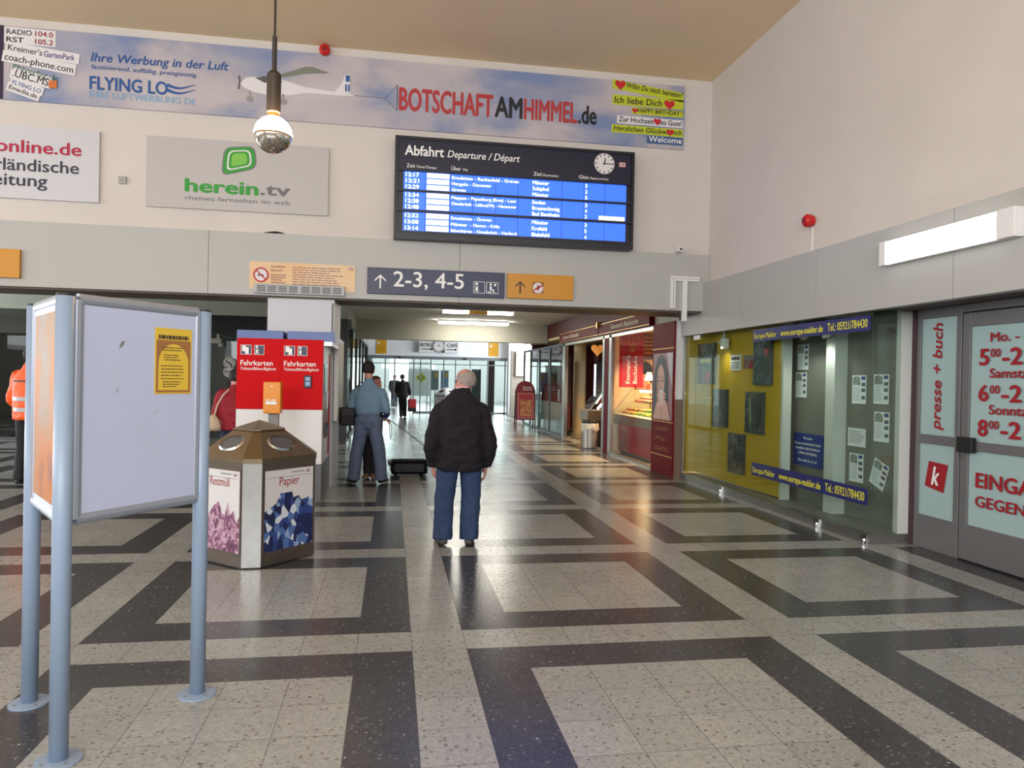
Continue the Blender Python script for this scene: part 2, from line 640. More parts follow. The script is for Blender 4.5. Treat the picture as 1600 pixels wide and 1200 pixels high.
# right side of the corridor: bakery volume
struct('wall_corridor_right', MB().box(4.74, 11.6, 2.9, 4.9, 26.0, 3.75), BURGM)
struct('wall_bakery_inside', MB().box(9.0, 11.6, 0, 9.1, 25, 2.85).box(5.3, 11.55, 0, 9.1, 11.65, 2.85).box(4.75, 24.6, 0, 9.1, 24.7, 2.85), mat('burgundy_wall', (120, 44, 44), 0.6))
struct('ceiling_bakery', MB().box(4.76, 11.6, 2.8, 9.1, 25, 2.88), mat('warm_bakery_ceiling', (222, 200, 164), 0.7))
struct('trim_6', MB().box(4.70, 11.5, 2.64, 4.80, 12.62, 2.9), BEIGE)
struct('column_bakery', MB().lathe([(0.19, 0), (0.19, 2.8)], (5.64, 21.5, 0), 28), mat('cream_column', (214, 196, 158), 0.6))
# forecourt outside the far doors
struct('wall_outside', MB().box(-6, 50, 0, -0.2, 50.3, 3.4).box(1.2, 50, 0, 9, 50.3, 4.5), LWHITE)

# far glass doors
_m = MB()
_m.box(-1.18, 33.0, 2.43, 5.2, 33.2, 2.57)
for _x in (-0.9, -0.32, 0.1, 0.95, 1.25, 1.72, 2.3, 2.83, 3.5, 4.3, 5.12):
    _m.box(_x - 0.025, 33.03, 0, _x + 0.025, 33.1, 2.43)
_m.box(-1.18, 33.03, 0, -0.3, 33.1, 0.06).box(0.95, 33.03, 0, 2.8, 33.1, 0.08).box(3.5, 33.03, 0, 5.2, 33.1, 0.06)
_m.box(-1.18, 33.03, 2.2, 5.2, 33.1, 2.24)
d2 = struct('door_2', _m, mat('grey_door_frame', (122, 130, 134), 0.4, 0.3))
obj('pane', MB().box(-0.95, 33.06, 0.05, 5.2, 33.07, 2.43), GLASS, d2)
for _x in (0.3, 3.25):
    obj('door_sensor', MB().box(_x - 0.07, 32.94, 2.45, _x + 0.07, 33.0, 2.52), BLACK, d2)

# estate agent's glazed display front (right)
_m = MB()
_m.box(4.78, 6.67, 0, 4.82, 11.52, 0.10).box(4.78, 6.655, 0, 5.30, 6.685, 0.10).box(4.79, 11.46, 0, 4.82, 11.52, 2.37)
w2 = struct('window_2', _m, STEEL)
for a, b in ((6.672, 7.415), (7.425, 8.445), (8.455, 10.0), (10.01, 11.0), (11.01, 11.46)):
    g = obj('pane', MB().box(4.796, a, 0.1, 4.806, b, 2.37), GLASSG, w2)
obj('pane', MB().box(4.80, 6.665, 0.1, 5.12, 6.675, 2.37), GLASSG, w2)
for _y in (9.98, 7.53, 6.70):
    obj('lock', MB().box(4.765, _y - 0.05, 0.03, 4.795, _y + 0.05, 0.09).box(4.75, _y - 0.015, 0.0, 4.78, _y + 0.015, 0.05), mat('chrome', (220, 220, 220), 0.12, 1.0), w2)
# inside of the display: yellow boards, white posts, grey boards, floor
YEL = mat('yellow_board', (196, 158, 8), 0.55, noise=0.04, nscale=2)
struct('wall_display_yellow', MB().box(5.02, 8.80, 0.12, 5.06, 11.5, 2.42).box(4.84, 11.46, 0.12, 5.06, 11.5, 2.42), YEL)
struct('wall_display_grey', MB().box(5.26, 6.69, 0.1, 5.3, 9.6, 2.42), mat('grey_display_board', (120, 120, 112), 0.6))
struct('trim_7', MB().box(5.02, 8.74, 0.1, 5.14, 8.79, 2.42).box(5.1, 7.75, 0.1, 5.26, 7.93, 2.42).box(5.12, 6.66, 0.1, 5.30, 6.70, 2.37).box(5.14, 6.70, 0.1, 5.26, 6.76, 2.42), mat('white_post', (206, 208, 204), 0.5))
struct('trim_8', MB().box(4.83, 6.69, 0.02, 5.3, 11.46, 0.1), mat('grey_display_floor', (120, 118, 112), 0.5))
struct('trim_9', MB().box(4.70, 11.5, 1.32, 4.79, 11.6, 2.64), LWHITE)
struct('trim_10', MB().box(4.70, 11.5, 0.0, 4.79, 11.6, 1.32), mat('brown_stone_edge', (120, 98, 88), 0.5))

# press shop door (right foreground)
d1 = bpy.data.objects.new('door_1', None)
COL.objects.link(d1)
d1.location = (5.25, 6.62, 0)
d1.rotation_euler = (0, 0, -PI / 2)
d1['kind'] = 'structure'
# local x = distance from the far jamb towards the camera, local y = into the shop
_m = MB().box(0, 0, 0, 0.07, 0.06, 2.38).box(0.07, 0, 0, 0.54, 0.06, 0.33).box(0.07, 0, 1.045, 0.54, 0.06, 1.135).box(0.07, 0, 2.285, 0.54, 0.06, 2.38).box(0.54, 0, 0, 0.60, 0.06, 2.38)
obj('side_frame', _m, DOORM, d1, 0.004)
_m = MB().box(0.61, 0.005, 0.015, 0.70, 0.06, 2.30).box(1.93, 0.005, 0.015, 2.02, 0.06, 2.30).box(0.70, 0.005, 0.015, 1.93, 0.06, 0.34).box(0.70, 0.005, 1.03, 1.93, 0.06, 1.115).box(0.70, 0.005, 2.17, 1.93, 0.06, 2.30)
lf = obj('leaf_frame', _m, DOORM, d1, 0.004)
obj('head_frame', MB().box(0.60, 0, 2.31, 5.5, 0.06, 2.38).box(2.03, 0, 0, 2.1, 0.06, 2.3).box(2.1, 0.0, 0, 5.5, 0.06, 0.34).box(2.1, 0, 1.03, 5.5, 0.06, 1.115), DOORM, d1)
FROST = mat('pale_frosted_film', (164, 190, 192), 0.3)
for a in ((0.07, 0.33, 0.54, 1.045), (0.07, 1.135, 0.54, 2.285)):
    obj('pane', MB().box(a[0], 0.02, a[1], a[2], 0.03, a[3]), FROST, d1)
for a in ((0.70, 0.34, 1.93, 1.03), (0.70, 1.115, 1.93, 2.17), (2.1, 0.34, 5.5, 1.03), (2.1, 1.115, 5.5, 2.31)):
    obj('pane', MB().box(a[0], 0.025, a[1], a[2], 0.035, a[3]), FROST, d1)
obj('handle', MB().box(0.62, -0.05, 1.01, 0.80, 0.004, 1.15), BLACK, d1, 0.006, label='square black door handle')
obj('lock', MB().box(0.64, -0.008, 0.94, 0.67, 0.004, 1.0), STEEL, d1)
yy = 0.012
text(d1, 'presse + buch', 0.345, 1.185, 0.125, 1.05, TXTR, yy, 0.02, 0.2, PI / 2)
obj('logo', MB().flat([(0.155, 0.625), (0.405, 0.585), (0.455, 0.86), (0.205, 0.875)], 0.012), TXTR, d1)
text(d1, 'k', 0.245, 0.65, 0.185, 0.11, TXTW, 0.008, 0.03, 0.25)
for tz, hh, s in ((2.02, 0.085, 'Mo. - Fr.'), (1.70, 0.085, 'Samstag'), (1.375, 0.085, 'Sonntag')):
    text(d1, s, 0.92, tz, hh, 0.47 if s[0] == 'S' else 0.50, TXTR, yy, 0.022)
for tz, s in ((1.815, '5'), (1.49, '6'), (1.175, '8')):
    text(d1, s, 0.80, tz, 0.15, 0.115, TXTR, yy, 0.03)
    text(d1, '00', 0.925, tz + 0.07, 0.075, 0.11, TXTR, yy, 0.025)
    text(d1, '-21', 1.05, tz, 0.15, 0.30, TXTR, yy, 0.03)
    text(d1, '00', 1.365, tz + 0.07, 0.075, 0.11, TXTR, yy, 0.025)
text(d1, 'EINGANG', 0.79, 0.705, 0.135, 0.9, TXTR, yy, 0.03)
text(d1, 'GEGENÜBER', 0.79, 0.53, 0.10, 0.95, TXTR, yy, 0.025)
struct('trim_11', MB().box(5.24, 6.60, 0, 5.32, 6.66, 2.38), mat('dark_purple_jamb', (66, 40, 48), 0.5))
struct('wall_press_inside', MB().box(6.2, -8.4, 0, 6.4, 6.64, 2.4), LWHITE)
struct('wall_shop_divider', MB().box(5.3, 6.56, 0, 6.4, 6.66, 2.4), LWHITE)

struct('trim_12', MB().flat([(-1.84, 3.592), (-1.75, 3.612), (-1.66, 3.622), (-1.58, 3.612), (-1.53, 3.594)], 10.652), mat('dark_wall_gap', (40, 36, 36), 0.9))


def text_lines(parent, x, z, w, n, dz, t, m, y=-0.004, name='text_lines', seed=1, jag=0.35):
    """rows of print too small to read"""
    rnd = random.Random(seed)
    mb = MB()
    for i in range(n):
        xx = x
        end = x + w * (1 - jag * rnd.random())
        while xx < end:
            l = min(end - xx, (0.05 + 0.12 * rnd.random()) * w)
            mb.rect(xx, z - i * dz, xx + l, z - i * dz + t, y)
            xx += l + 0.02 * w
    return obj(name, mb, m, parent)


def panel(parent, name, w, h, d, m, x=0, z=0, bevel=0.0):
    return obj(name, MB().box(x, -d, z, x + w, 0, z + h), m, parent, bevel)


# ================================================================== SIGNS ON THE FRONT WALL
# --- long aerial advertising banner
bn = thing('advertising_banner', 'long sky-blue advertising banner with light aircraft, high above the departure board', 'banner', (-5.4, 10.7, 5.2))
SKY = ramp_mat('printed_sky', 'noise', 0.75, [(0.36, (120, 136, 176)), (0.47, (160, 160, 178)), (0.56, (184, 176, 182)), (0.68, (192, 186, 190))], 0.5, 6, (1, 1, 1.6), 0.4)
panel(bn, 'banner_sheet', 9.78, 0.98, 0.03, SKY)
Y1, Y2 = -0.034, -0.038
BLUEP = mat('print_blue', (42, 84, 150), 0.6)
LBLUE = mat('print_light_blue', (124, 170, 206), 0.6)
BRICK = mat('print_brick_red', (176, 52, 56), 0.6)
LIME = mat('print_lime', (190, 200, 40), 0.6)
PWHITE = mat('print_white', (222, 220, 222), 0.6)
obj('edge_strip', MB().rect(0, 0, 0.22, 0.975, Y1), mat('print_dark_purple', (44, 28, 58), 0.6), bn)
text(bn, 'Ihre Werbung in der Luft', 1.29, 0.60, 0.12, 1.78, BLUEP, Y1, 0.02, 0.2, rot=0.015)
text(bn, 'faszinierend, auffällig, preisgünstig.', 1.30, 0.50, 0.06, 1.36, BLUEP, Y1, 0.01, 0.1)
text(bn, 'FLYING LO', 1.28, 0.225, 0.18, 1.0, BLUEP, Y1, 0.03)
wv = MB()
for dz in (0.0, -0.07):
    p1 = [(2.27 + 0.37 * t / 10, 0.385 + dz - 0.035 * math.sin(t / 10 * PI * 1.3) - 0.02 * t / 10) for t in range(11)]
    wv.flat(p1 + [(a, b - 0.045 * (1 - i / 12)) for i, (a, b) in list(enumerate(p1))[::-1]], Y1)
obj('wave_mark', wv, BLUEP, bn)
text(bn, 'IHRE LUFTWERBUNG DE', 1.28, 0.115, 0.09, 1.36, LBLUE, Y1, 0.01)
# printed aircraft
obj('printed_fuselage', MB().flat([(3.22, .46), (3.30, .55), (3.55, .60), (3.85, .55), (4.1, .485), (4.62, .445), (4.78, .43), (4.78, .415), (4.6, .405), (4.1, .40), (3.9, .35), (3.6, .33), (3.4, .36), (3.28, .41)], Y1), PWHITE, bn)
obj('printed_wing', MB().flat([(3.42, .575), (3.75, .63), (4.12, .775), (4.2, .78), (4.44, .715), (4.1, .675), (3.85, .61), (3.6, .585)], Y2), mat('print_grey_green', (122, 126, 112), 0.6), bn)
obj('printed_tail', MB().flat([(4.5, .44), (4.6, .56), (4.66, .71), (4.72, .71), (4.74, .44)], Y2), PWHITE, bn)
obj('tail_stripes', MB().rect(4.665, .61, 4.72, .70, -0.04).rect(4.66, .47, 4.685, .57, -0.04).rect(4.70, .47, 4.725, .57, -0.04), BLUEP, bn)
obj('printed_window', MB().flat([(3.42, .56), (3.55, .585), (3.75, .575), (3.8, .52), (3.55, .50)], Y2), mat('print_dark_grey', (84, 84, 92), 0.6), bn)
obj('printed_wheels', MB().disc(.045, Y2, 14, (3.36, .255)).disc(.045, Y2, 14, (3.82, .255)).rect(3.35, .28, 3.37, .38, Y1).rect(3.80, .28, 3.82, .36, Y1), mat('print_mid_grey', (150, 146, 144), 0.6), bn)
obj('printed_propeller', MB().flat([(3.195, .38), (3.21, .47), (3.20, .57), (3.225, .57), (3.23, .47), (3.215, .38)], Y2), mat('print_dark_grey', (84, 84, 92), 0.6), bn)
obj('tow_rope', MB().rect(4.78, .42, 5.22, .426, Y1).flat([(5.22, .42), (5.39, .62), (5.395, .615), (5.225, .42)], Y1).flat([(5.22, .425), (5.39, .26), (5.395, .265), (5.225, .43)], Y1).rect(5.39, .255, 5.402, .635, Y1), mat('print_dark_grey', (84, 84, 92), 0.6), bn)
text(bn, 'BOTSCHAFT', 5.42, 0.275, 0.33, 1.38, BRICK, Y1, 0.035, rot=0.0)
text(bn, 'AM', 6.82, 0.285, 0.31, 0.42, TXTK, Y1, 0.035)
text(bn, 'HIMMEL', 7.26, 0.285, 0.31, 0.82, BRICK, Y1, 0.035)
text(bn, '.de', 8.09, 0.285, 0.28, 0.29, TXTK, Y1, 0.035)
for (x0, z0, x1, z1, mm, s, tm, hh, sh) in (
        (8.62, .79, 9.76, .93, LIME, 'Willst Du mich heiraten?', TXTK, .085, .25),
        (8.62, .61, 9.76, .76, LIME, 'Ich liebe Dich', TXTK, .10, .1),
        (8.93, .49, 9.76, .59, LIME, 'HAPPY BIRTHDAY !', TXTK, .07, 0),
        (8.70, .33, 9.76, .45, PWHITE, 'Zur Hochzeit alles Gute!', TXTK, .08, 0),
        (8.62, .19, 9.76, .31, LIME, 'Herzlichen Glückwunsch', TXTK, .08, .15),
        (9.18, .06, 9.76, .18, mat('print_sea_blue', (62, 92, 140), .6), 'Welcome', TXTW, .09, 0)):
    r_ = -0.05 if 'Willst' in s else (0.02 if ('Herz' in s or 'Wel' in s) else 0)
    dz_ = 0.06 if r_ < 0 else 0
    obj('sticker', MB().flat([(x0, z0 + dz_), (x1, z0 - dz_), (x1, z1 - dz_), (x0, z1 + dz_)], Y1), mm, bn)
    off = 0.22 if 'Willst' in s else (0.10 if 'HAPPY' in s else 0.03)
    wid = 0.76 if 'liebe' in s else x1 - x0 - off - 0.02
    text(bn, s, x0 + off, z0 + 0.028 + dz_ * (1 if r_ < 0 else 0), hh, wid, tm, Y2, 0.012, sh, r_ * 1.9 if r_ < 0 else 0)


def heart(cx, cz, s):
    return [(cx + s * 16 * math.sin(t) ** 3 / 16, cz + s * (13 * math.cos(t) - 5 * math.cos(2 * t) - 2 * math.cos(3 * t) - math.cos(4 * t)) / 16) for t in [2 * PI * i / 24 for i in range(24)]]


HEART = mat('print_heart_red', (196, 30, 44), .5)
for cx, cz, s in ((8.74, .915, .085), (9.53, .675, .085), (8.98, .54, .045), (9.34, .40, .06), (9.55, .25, .06)):
    obj('printed_heart', MB().flat(heart(cx, cz, s), -0.041), HEART, bn)
for s, x, z, h, w, r_, mm, bg in (('RADIO', .25, .87, .07, .31, 0, TXTK, 0), ('104.0', .60, .87, .07, .22, 0, TXTR, 0), ('RST', .25, .765, .07, .21, 0, TXTK, 0), ('105.2', .60, .765, .07, .22, 0, TXTR, 0),
                                  ("Kreimer's", .27, .655, .08, .42, -.10, TXTK, 1), ('GartenPark', .71, .605, .08, .38, -.06, mat('print_purple', (84, 44, 130), .6), 0),
                                  ('coach-phone.com', .23, .525, .09, .85, -.13, TXTK, 1), ('FNverlag.de', .33, .40, .075, .57, -.2, mat('print_dark_green', (70, 110, 96), .6), 0),
                                  ('.UBC.MS', .33, .31, .10, .45, -.22, TXTK, 1), ('FLYING LO', .33, .205, .06, .36, -.28, BLUEP, 1), ('Emedia.de', .29, .14, .06, .36, -.3, TXTK, 1)):
    NST = globals().get('NST', 0) + 1
    if bg:
        ca, sa = math.cos(r_), math.sin(r_)
        P = [(-.03, -.03), (w + (.46 if 'Krei' in s else .03), -.03), (w + (.46 if 'Krei' in s else .03), h + .03), (-.03, h + .03)]
        obj('sticker', MB().flat([(x + a * ca - b * sa, z + a * sa + b * ca) for a, b in P], -0.0315 - .0012 * NST), PWHITE, bn)
    elif 'RADIO' in s:
        obj('sticker', MB().rect(.22, .745, .85, .96, -0.032), PWHITE, bn)
    text(bn, s, x, z, h, w, mm, -0.0325 - .0012 * NST, .008, 0, r_)
obj('sticker', MB().rect(.78, .19, .88, .29, -0.047), mat('print_orange', (206, 110, 50), .6), bn)

# --- framed advertising panels
pn = thing('newspaper_advertising_panel', 'white wall panel with crimson web address, cut off by the left picture edge', 'sign', (-6.9, 10.69, 3.89))
panel(pn, 'sheet', 2.92, 0.965, 0.03, mat('cool_white_sheet', (200, 200, 206), .45))
CRIM = mat('print_crimson', (172, 20, 62), .6)
text(pn, 'mv-online.de', 2.70, 0.615, 0.17, 1.5, CRIM, Y1, .02, align='R')
text(pn, 'Münsterländische', 2.67, 0.37, 0.165, 1.8, mat('print_ink', (44, 46, 66), .6), Y1, .012, align='R')
text(pn, 'Volkszeitung', 2.28, 0.17, 0.165, 1.4, mat('print_ink', (44, 46, 66), .6), Y1, .012, align='R')

tv = thing('television_advertising_panel', 'pale grey wall panel with green rounded television emblem, left of the departure board', 'sign', (-3.38, 10.69, 3.88))
panel(tv, 'sheet', 2.43, 0.97, 0.03, mat('pale_grey_sheet', (184, 181, 180), .45))
GREEN = mat('print_green', (40, 150, 44), .5)


def rounded(pts, r, n=5):
    out = []
    k = len(pts)
    for i in range(k):
        p, a, b = Vector(pts[i]), Vector(pts[i - 1]), Vector(pts[(i + 1) % k])
        u, v = (a - p).normalized() * r, (b - p).normalized() * r
        for t in range(n + 1):
            s = t / n
            q = (p + u) * (1 - s) ** 2 + p * (2 * s * (1 - s)) + (p + v) * s * s
            out.append((q.x, q.y))
    return out


def quad_scale(P, s):
    cx, cz = sum(p[0] for p in P) / 4, sum(p[1] for p in P) / 4
    return [(cx + (a - cx) * s, cz + (b - cz) * s) for a, b in P]


Q = [(1.01, .51), (1.28, .53), (1.47, .70), (1.30, .90), (1.03, .86)]
Q = [(1.0, .50), (1.43, .62), (1.40, .90), (1.03, .86)]
for i, (s, mm) in enumerate(((1.12, mat('print_shadow_grey', (120, 112, 124), .6)), (1.04, GREEN), (.80, PWHITE), (.68, GREEN), (.52, mat('print_leaf_green', (120, 190, 70), .5)))):
    obj('emblem', MB().flat(rounded(quad_scale(Q, s), .10 * s), -0.033 - .0015 * i), mm, tv)
text(tv, 'herein', .50, .235, .185, .98, GREEN, Y1, .035)
text(tv, '.tv', 1.50, .245, .17, .41, mat('print_grey', (110, 108, 112), .6), Y1, .025)
text(tv, 'rheines fernsehen im web', .51, .12, .062, 1.40, mat('print_grey', (110, 108, 112), .6), Y1, .0)

# --- departure board
K = .981
db = thing('departure_board', 'large navy departure board with three glowing blue rows and white clock', 'departure board', (-0.02, 10.7, 3.58))


def bx(X): return X * K + .02
def bz(Z): return 1.6 + (Z - 1.6) * K - 3.58


CASE = mat('board_case', (15, 16, 30), .4)
obj('case', MB().box(0, -.19, 0, bx(3.6), 0, bz(5.11)), CASE, db, .008)
obj('header_panel', MB().box(.05, -.20, bz(4.64), bx(3.55), -.185, bz(5.07)), NAVY2, db)
obj('edge_frame', MB().box(0, -.225, 0, .045, -.19, bz(5.11)).box(bx(3.56), -.225, 0, bx(3.6), -.19, bz(5.11)).box(.045, -.223, bz(5.07), bx(3.56), -.19, bz(5.11)).box(.045, -.223, 0, bx(3.56), -.19, .09), CASE, db)
SCR = mat('blue_display_glow', (40, 90, 220), .4, emit=(56, 112, 238), strength=0.95)
WHT = mat('white_display_glow', (250, 250, 255), .4, emit=(245, 248, 255), strength=1.15)
yb, yt = -.205, -.212
rows = (('12:17', 'Emsdetten - Reckenfeld - Greven', 'Münster', '5'), ('12:21', 'Hengelo - Deventer', 'Schiphol', '2'), ('12:29', 'Greven', 'Münster', '5'),
        ('12:34', 'Meppen - Papenburg (Ems) - Leer', 'Emden', '3'), ('12:38', 'Osnabrück - Löhne(W) - Hannover', 'Braunschweig', '4'), ('12:48', '', 'Bad Bentheim', '2'),
        ('12:52', 'Emsdetten - Greven', 'Münster', '3'), ('13:08', 'Münster  - Hamm - Köln', 'Krefeld', '5'), ('13:14', 'Ibbenbüren - Osnabrück - Herford', 'Bielefeld', '4'))
lw = {'Emsdetten - Reckenfeld - Greven': 1.0, 'Hengelo - Deventer': .59, 'Greven': .21, 'Meppen - Papenburg (Ems) - Leer': .97, 'Osnabrück - Löhne(W) - Hannover': .97, 'Emsdetten - Greven': .60, 'Münster  - Hamm - Köln': .72, 'Ibbenbüren - Osnabrück - Herford': .98,
      'Münster': .25, 'Schiphol': .25, 'Emden': .20, 'Braunschweig': .42, 'Bad Bentheim': .42, 'Krefeld': .23, 'Bielefeld': .27}
for r, (zt, zb) in enumerate(((4.60, 4.335), (4.305, 4.045), (4.01, 3.735))):
    d = obj('display_row', MB().box(bx(.11), yb, bz(zb), bx(3.48), -.19, bz(zt)), SCR, db)
    for X in (.425, .785, 1.12, 1.46, 1.80, 2.47, 2.81, 3.14):
        obj('seam', MB().rect(bx(X), bz(zb), bx(X) + .006, bz(zt), yb - .002), mat('display_seam', (24, 44, 110), .5), d)
    hh = (zt - zb) / 3
    for i in range(3):
        z = zt - (i + 1) * hh
        t, via, dest, gl = rows[r * 3 + i]
        obj('message_field', MB().rect(bx(.445), bz(z + .012), bx(.775), bz(z + hh - .006), yb - .003), WHT, d)
        text(d, t, bx(.14), bz(z + .016), .058, .19, WHT, yt, .02)
        if via:
            text(d, via, bx(.81), bz(z + .016), .045, lw[via] * .98, WHT, yt, .012)
        text(d, dest, bx(2.02), bz(z + .016), .055, lw[dest] * .98, WHT, yt, .015)
        text(d, gl, bx(2.83), bz(z + .014), .055, .035, WHT, yt, .015)
        if dest == 'Bad Bentheim':
            obj('message_field', MB().rect(bx(3.05), bz(z + .005), bx(3.46), bz(z + .068), yb - .003), WHT, d)
    obj('ledge', MB().box(.03, -.235, bz(zb) - .03, bx(3.57), -.19, bz(zb)), CASE, db)
obj('ledge', MB().box(.03, -.235, bz(4.605), bx(3.57), -.19, bz(4.63)), CASE, db)
yh = -.204
text(db, 'Abfahrt', bx(.12), bz(4.84), .145, .56, TXTW, yh, .025)
text(db, 'Departure / Départ', bx(.74), bz(4.845), .105, 1.06, TXTW, yh, .012, .22)
for s, X, w, sh, h in (('Zeit', .15, .12, 0, .055), ('Time/Temps', .29, .29, .2, .038), ('Über', .80, .14, 0, .055), ('Via', .97, .07, .2, .038), ('Ziel', 2.03, .12, 0, .055), ('Destination', 2.17, .24, .2, .036), ('Gleis', 2.73, .15, 0, .055), ('Platform/Voie', 2.90, .29, .2, .034)):
    text(db, s, bx(X), bz(4.66), h, w, TXTW, yh, .008, sh)
ck = obj('clock_face', MB().disc(.155, -.206, 40, (bx(3.125), bz(4.91))), PWHITE, db, label='white clock face with black hands')
tk = MB()
for i in range(12):
    a = 2 * PI * i / 12
    ca, sa = math.cos(a), math.sin(a)
    cx, cz = bx(3.125), bz(4.91)
    tk.flat([(cx + ca * r_ - sa * w_, cz + sa * r_ + ca * w_) for r_, w_ in ((.115, -.007), (.147, -.007), (.147, .007), (.115, .007))], -.209)
obj('hour_mark', tk, TXTK, ck)


def hand(parent, cx, cz, ang, l, w, y, m=TXTK):
    ca, sa = math.sin(ang), math.cos(ang)
    return obj('hand', MB().flat([(cx + ca * r_ + sa * w_, cz + sa * r_ - ca * w_) for r_, w_ in ((-.2 * l, -w), (l, -w * .7), (l, w * .7), (-.2 * l, w))], y), m, parent)


hand(ck, bx(3.125), bz(4.91), PI * 2 * (12.25 / 12 % 1), .085, .010, -.211)
hand(ck, bx(3.125), bz(4.91), PI * 2 * .25, .135, .007, -.213)


def db_logo(parent, x, z, w, y, name='logo'):
    h = w * .72
    o = obj(name, MB().rect(x, z, x + w, z + h, y), TXTR, parent)
    obj('logo_field', MB().rect(x + w * .07, z + w * .07, x + w * .93, z + h - w * .07, y - .001), PWHITE, parent)
    text(parent, 'DB', x + w * .17, z + h * .26, h * .5, w * .66, TXTR, y - .002, .03)
    return o


db_logo(db, bx(3.355), bz(4.875), .105, yh)

# --- amber sign at far left, notice, grille, platform sign, direction sign
ys = thing('amber_sign', 'amber sign on the grey fascia at the left edge, above the orange-vested person', 'sign', (-5.95, 10.655, 2.82))
panel(ys, 'sign_plate', 1.03, .38, .05, AMBER, bevel=.004)
obj('pictogram', MB().rect(.42, .09, .78, .11, -.054).rect(.42, .28, .78, .30, -.054).rect(.76, .09, .78, .30, -.054), mat('print_brown', (150, 84, 20), .6), ys)
text(ys, '€', .60, .13, .10, None, mat('print_brown', (150, 84, 20), .6), -.054)

ns = thing('no_smoking_notice', 'pale orange no-smoking notice above the white pillar', 'sign', (-2.0, 10.655, 2.80))
panel(ns, 'notice_sheet', 1.45, .385, .012, ramp_mat('notice_print', 'noise', .9, [(.3, (226, 178, 110)), (.55, (226, 196, 160)), (.75, (232, 190, 90))], .5), bevel=0)
obj('pictogram', MB().disc(.10, -.016, 30, (.155, .20)), PWHITE, ns)
pr_ = obj('prohibition_ring', MB().ring(.082, .105, -.018, 36, (.155, .20)).flat([(.085, .258), (.098, .272), (.225, .142), (.212, .128)], -.018), mat('print_ring_red', (190, 60, 66), .6), ns)
obj('cigarette', MB().rect(.11, .185, .19, .205, -.0175), TXTK, ns)
PT = mat('print_plum', (120, 70, 100), .6)
text(ns, 'Rauchfreier', .29, .31, .035, .2, PT, -.016)
text(ns, 'Bahnhof', .29, .255, .035, .15, PT, -.016)
text_lines(ns, .29, .20, .22, 4, .035, .012, PT, -.016, seed=3)
text_lines(ns, .58, .32, .72, 8, .034, .009, PT, -.016, seed=4)
db_logo(ns, 1.36, .315, .06, -.016)

gr = thing('ventilation_grille', 'grey slotted ventilation strip fixed over the white pillar top', 'grille', (-1.94, 10.655, 2.74))
panel(gr, 'housing', 1.25, .135, .055, mat('grille_grey', (168, 170, 172), .4), bevel=.008)
mb_ = MB()
for i in range(8):
    x = .05 + i * .145 + (.02 if i > 3 else 0)
    for a in range(6):
        for b in range(4):
            mb_.rect(x + a * .02, .022 + b * .024, x + a * .02 + .014, .022 + b * .024 + .016, -.057)
obj('slots', mb_, mat('grille_dark', (58, 58, 62), .6), gr)

ps = thing('platform_sign', 'navy platform sign reading 2-3, 4-5 with white arrow', 'sign', (-.38, 10.655, 2.795))
panel(ps, 'sign_plate', 1.99, .375, .05, NAVY, bevel=.004)


def arrow(x, z, h, w, t, y):
    mb = MB().rect(x - t / 2, z, x + t / 2, z + h * .96, y)
    mb.flat([(x - w / 2, z + h * .62), (x, z + h), (x + w / 2, z + h * .62), (x + w / 2, z + h * .50), (x, z + h * .86), (x - w / 2, z + h * .50)], y - .0005)
    return mb


obj('arrow', arrow(.185, .075, .20, .16, .022, -.054), TXTW, ps)
text(ps, '2-3, 4-5', .37, .115, .225, 1.02, TXTW, -.054, .012)


def pictogram_i(parent, x, z, s, y, mbg=None):
    """information pictogram: white framed square with an i"""
    o = obj('pictogram', MB().rect(x, z, x + s, z + s, y), TXTW, parent)
    obj('field', MB().rect(x + s * .04, z + s * .04, x + s * .96, z + s * .96, y - .001), mbg or NAVY, parent)
    i = MB().disc(s * .13, y - .002, 16, (x + s * .27, z + s * .80)).rect(x + s * .16, z + s * .12, x + s * .40, z + s * .6, y - .002).rect(x + s * .10, z + s * .52, x + s * .3, z + s * .6, y - .002).rect(x + s * .10, z + s * .1, x + s * .46, z + s * .18, y - .002)
    obj('glyph', i, TXTW, parent)
    return o


pictogram_i(ps, 1.53, .06, .17, -.054)
o_ = obj('pictogram', MB().rect(1.72, .06, 1.90, .23, -.054), TXTW, ps)
obj('field', MB().rect(1.727, .067, 1.893, .223, -.055), NAVY, o_)
obj('glyph', MB().disc(.018, -.056, 14, (1.785, .195)).flat([(1.77, .17), (1.80, .17), (1.80, .125), (1.835, .125), (1.835, .085), (1.855, .085), (1.855, .075), (1.82, .075), (1.82, .108), (1.77, .108)], -.056).rect(1.74, .075, 1.80, .09, -.056).disc(.02, -.056, 16, (1.85, .19)), TXTW, o_)

ds = thing('direction_sign', 'amber direction sign with dark arrow, right of the navy platform sign', 'sign', (1.655, 10.655, 2.805))
panel(ds, 'sign_plate', 1.0, .365, .05, AMBER, bevel=.004)
obj('arrow', arrow(.19, .065, .19, .15, .022, -.054), mat('print_dark_brown', (74, 50, 30), .6), ds)
o_ = obj('pictogram', MB().rect(.375, .08, .545, .25, -.054), mat('print_brown', (150, 84, 20), .6), ds)
obj('glyph', MB().disc(.078, -.056, 24, (.46, .165)).rect(.382, .087, .538, .090, -.0555), PWHITE, o_)
obj('bar', MB().flat([(.40, .145), (.52, .215), (.53, .19), (.41, .12)], -.058).rect(.45, .12, .47, .21, -.058), mat('print_ring_red', (190, 60, 66), .6), o_)

# --- small fixtures
vt = thing('junction_box', 'small grey box on the wall between the two advertising panels', 'junction box', (-3.74, 10.7, 4.17))
obj('cover', MB().box(0, -.04, 0, .1, 0, .1), mat('grey_box', (170, 168, 162), .5), vt, .006)
obj('slot', MB().rect(.02, .03, .08, .04, -.042).rect(.02, .06, .08, .07, -.042), MGREY, vt)


